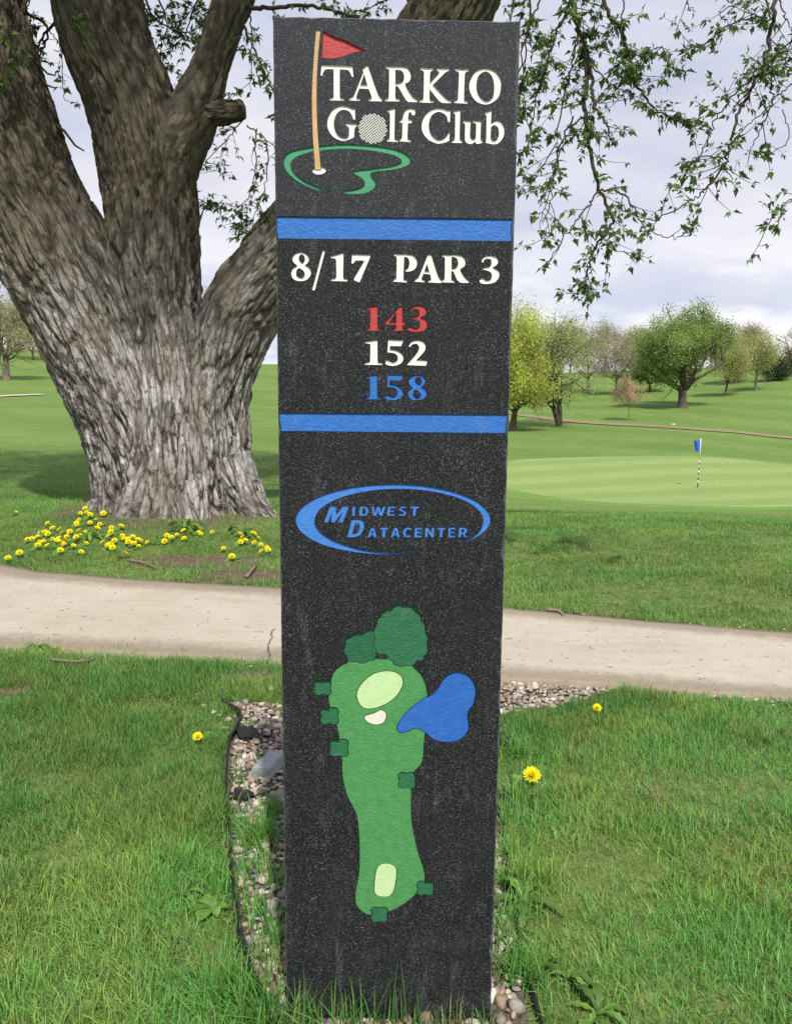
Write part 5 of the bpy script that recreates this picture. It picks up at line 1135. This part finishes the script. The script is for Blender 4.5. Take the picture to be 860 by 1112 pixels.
for n, x0, x1, Lh in ((70, -.20, -.06, .11), (26, -.06, .06, .16), (80, .02, .20, .07), (60, -.24, -.14, .12), (80, -.2, .2, .05)):
    x = r.uniform(x0, x1, n); y = r.uniform(1.395, 1.435, n)
    V, F, cc = blades(x, y, Lh*r.uniform(.4, 1.1, n), np.full(n, .0034)*r.uniform(.6, 1.2, n), gcol(n, r, x, y, .2), 77+n, 5, .35); V[:, 1] = np.minimum(V[:, 1], SD-.004); GM.add(V, F, vc=cc)
# beyond the path
lawn(460000, -7, 7, 3.9, 9.5, .050, .0048, 211, lambda x, y: (y > fy(x)+.005) & (np.hypot(x-TREEC[0], y-TREEC[1]) > .75) & (np.random.default_rng(2).random(len(x)) < np.clip(1.35-.1*y, .3, 1)), segs=2, lean=.7, soilk=.97, yel=.035)
lawn(150000, -12, 12, 9.5, 19, .040, .010, 212, lambda x, y: np.random.default_rng(3).random(len(x)) < np.clip(1.5-.08*y, .15, 1), segs=1, lean=.5, yel=.03)
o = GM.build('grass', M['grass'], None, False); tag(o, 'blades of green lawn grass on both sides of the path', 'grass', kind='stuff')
# ------------------------------------------------------------------ dandelions
def dandelion(prm=0):
    root = empty('dandelion'); rn = np.random.default_rng(40+prm); mb = MB(); n = 90
    for k in range(n):
        t = (k+.5)/n; rad = .018*math.sqrt(t); a = k*2.399; el = .35+1.1*(1-t); d = np.array([math.cos(a)*math.cos(el), math.sin(a)*math.cos(el), math.sin(el)]); s = np.array([-math.sin(a), math.cos(a), 0])*.0021
        b = np.array([math.cos(a), math.sin(a), 0])*rad*.35; L = .012+.008*t
        V = np.array([b-s, b+s, b+d*L+s*.8, b+d*L-s*.8]); mb.add(V, [[0, 1, 2, 3]], lv=rn.random())
    f = mb.build('flower_head', M['dandy'], root, False); f.location = (0, 0, .055)
    mb = MB(); add_tube(mb, [(0, 0, -.06), (.001, .001, -.02), (0, 0, 0)], .0016, 6); V, F, c = tube([(0, 0, -.004), (0, 0, 0), (0, 0, .003)], [.002, .006, .007], 8); mb.add(V, F)
    st_ = mb.build('stem', M['stemg'], root); st_.location = (0, 0, .055)
    weed_leaves(root, 7, .065, 50+prm); return root
def weed_leaves(root, n, L, seed, wid=.22, up=.45, name='leaf_rosette', toothed=True, mat='weed'):
    rn = random.Random(seed); mb = MB()
    for k in range(n):
        a = 2*math.pi*k/n+rn.gauss(0, .35); l = L*rn.uniform(.6, 1.15); m = 9; t = np.linspace(0, 1, m); e = up*rn.uniform(.4, 1.4)
        r_ = l*t; z = l*e*(t-1.0*t*t)*1.6+.006; w = l*wid*np.sin(np.pi*np.clip(t*.93+.05, 0, 1))**.7*(.55+.6*t)
        if toothed: w = w*(1+.42*np.where(np.arange(m) % 2, 1, -1))
        c = np.stack([r_*math.cos(a), r_*math.sin(a), z], 1); s = np.array([-math.sin(a), math.cos(a), 0])
        V = np.vstack([c+np.outer(w, s)+[0, 0, .003], c, c-np.outer(w, s)+[0, 0, .003]]); i = np.arange(m-1)
        mb.add(V, np.vstack([np.stack([i, i+1, m+i+1, m+i], 1), np.stack([m+i, m+i+1, 2*m+i+1, 2*m+i], 1)]), lv=rn.random())
    return mb.build(name, M[mat], root)
protoD = [dandelion(0), dandelion(1)]; usedD = [False, False]
def copy_tree(o, parent=None):
    c = o.copy(); C.objects.link(c); c.parent = parent
    for ch in [x_ for x_ in bpy.data.objects if x_.parent == o]: copy_tree(ch, c)
    return c
def dz(pts): return [(x/2.774, 530+y/2.774) for x, y in pts]
DL = [
 ('yellow dandelion alone in the shaded grass at the left edge of the view', dz([(42, 72)])),
 ('yellow dandelion nearest the left end of the path', dz([(23, 208)])),
 ('yellow dandelion just right of the one nearest the left end of the path', dz([(58, 192)])),
 ('yellow dandelion in the open patch left of the big trunk', dz([(92, 148), (118, 142), (133, 156), (148, 131), (146, 150), (162, 112), (183, 146), (203, 138), (202, 165), (214, 124), (220, 153), (212, 122), (87, 150), (105, 160), (128, 128), (170, 152), (192, 128), (178, 165), (226, 140), (215, 170)])),
 ('yellow dandelion in the cluster at the left foot of the big trunk', dz([(236, 102), (251, 160), (257, 128), (264, 70), (281, 60), (283, 110), (300, 100), (317, 71), (266, 76), (245, 118), (270, 96), (292, 88), (240, 142)])),
 ('yellow dandelion highest against the left edge of the trunk', dz([(289, 31)])),
 ('yellow dandelion in the row in front of the middle of the trunk', dz([(320, 158), (327, 164), (335, 134), (337, 108), (358, 103), (388, 155), (396, 135), (402, 161), (437, 155), (450, 156), (332, 163), (348, 150), (372, 140), (410, 148), (345, 125)])),
 ('yellow dandelion nearest the bare soil in front of the trunk', dz([(362, 197)])),
 ('yellow dandelion in the leafy clump in front of the trunk centre', dz([(499, 129), (515, 97), (517, 137), (537, 127), (593, 104), (602, 125)])),
 ('yellow dandelion standing tallest against the bark of the trunk centre', dz([(564, 62)])),
 ('yellow dandelion in the group between the trunk and the sign', dz([(716, 128), (720, 159), (734, 154), (755, 130), (775, 162), (795, 178), (798, 190), (752, 127), (740, 142), (765, 145), (784, 168)])),
 ('yellow dandelion lowest on the bank between the trunk and the sign', dz([(698, 203)])),
 ('large yellow dandelion in the lawn at the right edge of the sign', [(577, 840)]),
 ('yellow dandelion near the path at the corner of the gravel, right of the sign', [(648, 767)]),
 ('yellow dandelion in the near lawn left of the gravel bed', [(215, 798)])]
for lab, pts in DL:
    if len(pts) > 5: pts = pts+[(a_+random.gauss(0, 9), b_+random.gauss(0, 5)) for a_, b_ in pts if random.random() < .45]
    for (px, py) in pts:
        k = random.randrange(2)
        if not usedD[k]: o = protoD[k]; usedD[k] = True
        else: o = copy_tree(protoD[k])
        near_ = py > 700; sc = random.uniform(.70, 1.0) if not near_ else (1.2 if px > 570 and py > 800 else .75); rx_ = .6 if near_ else random.gauss(.65, .15); hh = .055*sc*math.cos(rx_)+.008
        d = dz([(0, 0)]); p = gz(px, py, hh); p = gz(px, py, hh+max(0, tz(p[0], p[1])))
        o.location = (p[0], p[1]+.055*sc*math.sin(rx_), max(0, tz(p[0], p[1]))); o.scale = (sc*(1.12 if not near_ else 1), sc*(1.12 if not near_ else 1), sc); o.rotation_euler = (rx_, (0 if near_ else random.gauss(0, .12)), (0 if near_ else random.gauss(0, .8)))
        tag(o, lab, 'dandelion', 'dandelions in flower')
# weeds without flowers
WL = [('low leafy weed growing at the near edge of the path, far left', 42, 706, 14, .07, 1), ('second leafy weed by the near edge of the path, next to the far left one', 58, 709, 10, .055, 2), ('bright rounded weed beside the edging strip, lower left of the sign', 232, 990, 7, .05, 3),
      ('broad leaved weed in the lawn at the bottom right of the sign', 615, 1068, 12, .06, 4), ('broad leaved weed at the very bottom edge, right of the sign', 650, 1106, 10, .075, 6),
      ('upright toothed weed against the gravel right of the sign', 568, 985, 8, .09, 7), ('leafy weed under the large dandelion', 575, 868, 9, .08, 8), ('pale leafy weed in the lawn left of the edging strip', 200, 975, 9, .06, 9),
      ('dark leafy clump at the foot of the trunk, centre', 201, 583, 16, .17, 10), ('leafy clump where the right root meets the grass', 262, 585, 14, .15, 11), ('leafy weed in the flower patch left of the trunk', 98, 590, 14, .14, 12)]
for lab, px, py, n, L, sd in WL:
    p = gz(px, py); root = empty('weed_plant', (p[0], p[1], tz(p[0], p[1]))); weed_leaves(root, n, L, 500+sd, .13 if sd != 3 else .42, .8, 'leaves', sd != 3); tag(root, lab, 'weed')
# sticks and bits
def stick(px_pts, r, label, z=.012, name='stick'):
    P = np.array([gz(a, b, z) for a, b in px_pts]); P[:, 2] += np.array([.004*math.sin(k*2.1) for k in range(len(P))]); mb = MB(); Q = catmull(P, 5); add_tube(mb, Q, np.linspace(r, r*.45, len(Q)), 7)
    k = len(Q)//2; add_tube(mb, [Q[k], Q[k]+(Q[k+2]-Q[k-2])*.5+[.0, .02, .012]], r*.45, 5); tag(mb.build(name, M['wood']), label, 'stick')
stick([(55, 716), (85, 719), (105, 714)], .007, 'pale split stick lying in the grass at the near path edge on the left', .03)
stick([(697, 850), (708, 862), (716, 874)], .004, 'thin brown twig lying in the right hand lawn', .045)
stick([(140, 608), (158, 612), (172, 617)], .010, 'short brown stick on the bare soil in front of the trunk', .02)
stick([(268, 626), (275, 618), (280, 612)], .014, 'chunky stick on the bare soil near the sign edge', .02)
stick([(594, 662), (606, 664), (612, 668)], .012, 'dark stick at the far edge of the path right of the sign', .02)
# fallen leaf litter and chips on the path
mb = MB()
for _ in range(60):
    a = rng.uniform(-3.4, 2.5); t = rng.uniform(.03, .97); c = ny(a)*(1-t)+fy(a)*t; s = rng.uniform(.003, .009); th0 = rng.random()*6
    V = np.array([[math.cos(th0+k*math.pi/2)*s*(1 if k % 2 else .5), math.sin(th0+k*math.pi/2)*s*(1 if k % 2 else .5), rng.uniform(.001, .004)] for k in range(4)])+[a, c, .017]
    mb.add(V, [[0, 1, 2, 3]], vc=np.array([.22, .15, .09])*rng.uniform(.4, 1.5))
tag(mb.build('leaf_litter', vcol('litter', .9, .1)), 'scattered bud scales and crumbs on the path', 'litter', kind='stuff')
# crack weeds and crack across the path at the left of the sign
mb = MB(); P = np.array([gz(a, b, .018) for a, b in [(290, 721), (293, 712), (291, 702), (295, 693), (294, 687), (299, 682)]]); Q = catmull(P, 8)
for k in range(len(Q)): Q[k, :2] += rng.normal(0, .003, 2)
w = .0028; N_ = np.array([1, .2, 0.]); V = np.vstack([Q-N_*w*rng.uniform(.4, 1.2, (len(Q), 1)), Q+N_*w*rng.uniform(.4, 1.2, (len(Q), 1))]); V[:, 2] = .0185; n = len(Q); i = np.arange(n-1)
tag(mk('path_crack', V, np.stack([i, i+1, n+i+1, n+i], 1), plain('crack_dirt', (.06, .045, .03))), kind='structure')

# ------------------------------------------------------------------ sky, sun, camera
SUN_EL, SUN_DIR = R(54), np.array([.22, -1.0])     # direction towards the sun in plan
sd = SUN_DIR/np.linalg.norm(SUN_DIR); tos = Vector((sd[0]*math.cos(SUN_EL), sd[1]*math.cos(SUN_EL), math.sin(SUN_EL)))
sun = bpy.data.lights.new('sun', 'SUN'); sun.energy = 3.7; sun.angle = R(1.2); sun.color = (1, .955, .88)
so = bpy.data.objects.new('sun', sun); C.objects.link(so); so.rotation_euler = (-tos).to_track_quat('-Z', 'Y').to_euler(); so.location = (0, 0, 30)
w = bpy.data.worlds.new('World'); S.world = w; w.use_nodes = True; nt = w.node_tree; nt.nodes.clear()
def N(ty, **k):
    n = nt.nodes.new(ty)
    for a, v in k.items(): setattr(n, a, v)
    return n
out = N('ShaderNodeOutputWorld'); bg = N('ShaderNodeBackground'); bg.inputs[1].default_value = .078; nt.links.new(bg.outputs[0], out.inputs[0])
sky = N('ShaderNodeTexSky', sky_type='NISHITA'); sky.sun_disc = False; sky.sun_elevation = SUN_EL; sky.sun_rotation = math.atan2(tos[0], tos[1]); sky.altitude = 300; sky.air_density = 1.0; sky.dust_density = 1.2
tc = N('ShaderNodeTexCoord'); mp = N('ShaderNodeMapping'); mp.inputs['Scale'].default_value = (1, 1, 3.6); nt.links.new(tc.outputs['Generated'], mp.inputs[0])
def wn(sc, det, ro, loc=None):
    n = N('ShaderNodeTexNoise'); n.inputs['Scale'].default_value = sc; n.inputs['Detail'].default_value = det; n.inputs['Roughness'].default_value = ro; nt.links.new(mp.outputs[0], n.inputs['Vector']); return n.outputs['Fac']
def wr(f, st):
    n = N('ShaderNodeValToRGB'); e = n.color_ramp.elements
    while len(e) < len(st): e.new(.5)
    for i, (p, c) in enumerate(st): e[i].position = p; e[i].color = (*c, 1) if isinstance(c, tuple) else (c, c, c, 1)
    nt.links.new(f, n.inputs[0]); return n.outputs[0]
def wmix(f, a, b):
    n = N('ShaderNodeMix', data_type='RGBA')
    if isinstance(f, float): n.inputs[0].default_value = f
    else: nt.links.new(f, n.inputs[0])
    for v, i in ((a, n.inputs[6]), (b, n.inputs[7])):
        if isinstance(v, tuple): i.default_value = (*v, 1)
        else: nt.links.new(v, i)
    return n.outputs[2]
base = wmix(.80, sky.outputs[0], (6.0, 6.35, 7.9))
veil = wmix(wr(wn(1.6, 6, .55), [(.36, 0.), (.62, .95)]), base, (7.9, 7.8, 8.4))
greys = wmix(wr(wn(2.6, 5, .5), [(.46, 0.), (.66, .75)]), veil, (4.9, 5.2, 6.9))
sep = N('ShaderNodeSeparateXYZ'); nt.links.new(tc.outputs['Generated'], sep.inputs[0])
lowm = wr(sep.outputs[2], [(.0, 1.), (.06, 1.), (.22, .0)])
ml = N('ShaderNodeMath', operation='MULTIPLY'); nt.links.new(lowm, ml.inputs[0]); nt.links.new(wr(wn(3.4, 7, .55), [(.47, 0.), (.56, 1.)]), ml.inputs[1])
low = wmix(lowm, greys, wmix(.35, greys, (5.0, 6.0, 8.2)))
cum = wmix(ml.outputs[0], low, (9.6, 9.5, 9.7))
nt.links.new(cum, bg.inputs[0])
cd = bpy.data.cameras.new('camera'); cam = bpy.data.objects.new('camera', cd); C.objects.link(cam); S.camera = cam
cd.sensor_fit = 'VERTICAL'; cd.sensor_height = 36; cd.lens = 36*FP/1112; cd.clip_start = .05; cd.clip_end = 3000
mw = Matrix(((Rc[0], Uc[0], -Fv[0], 0), (Rc[1], Uc[1], -Fv[1], 0), (Rc[2], Uc[2], -Fv[2], EYE), (0, 0, 0, 1))); cam.matrix_world = mw
S.view_settings.view_transform = 'Standard'; S.view_settings.look = 'None'; S.view_settings.exposure = .50; S.view_settings.gamma = 1
try: S.view_settings.use_curve_mapping = False
except Exception: pass
S.cycles.max_bounces = 6; S.cycles.transparent_max_bounces = 6
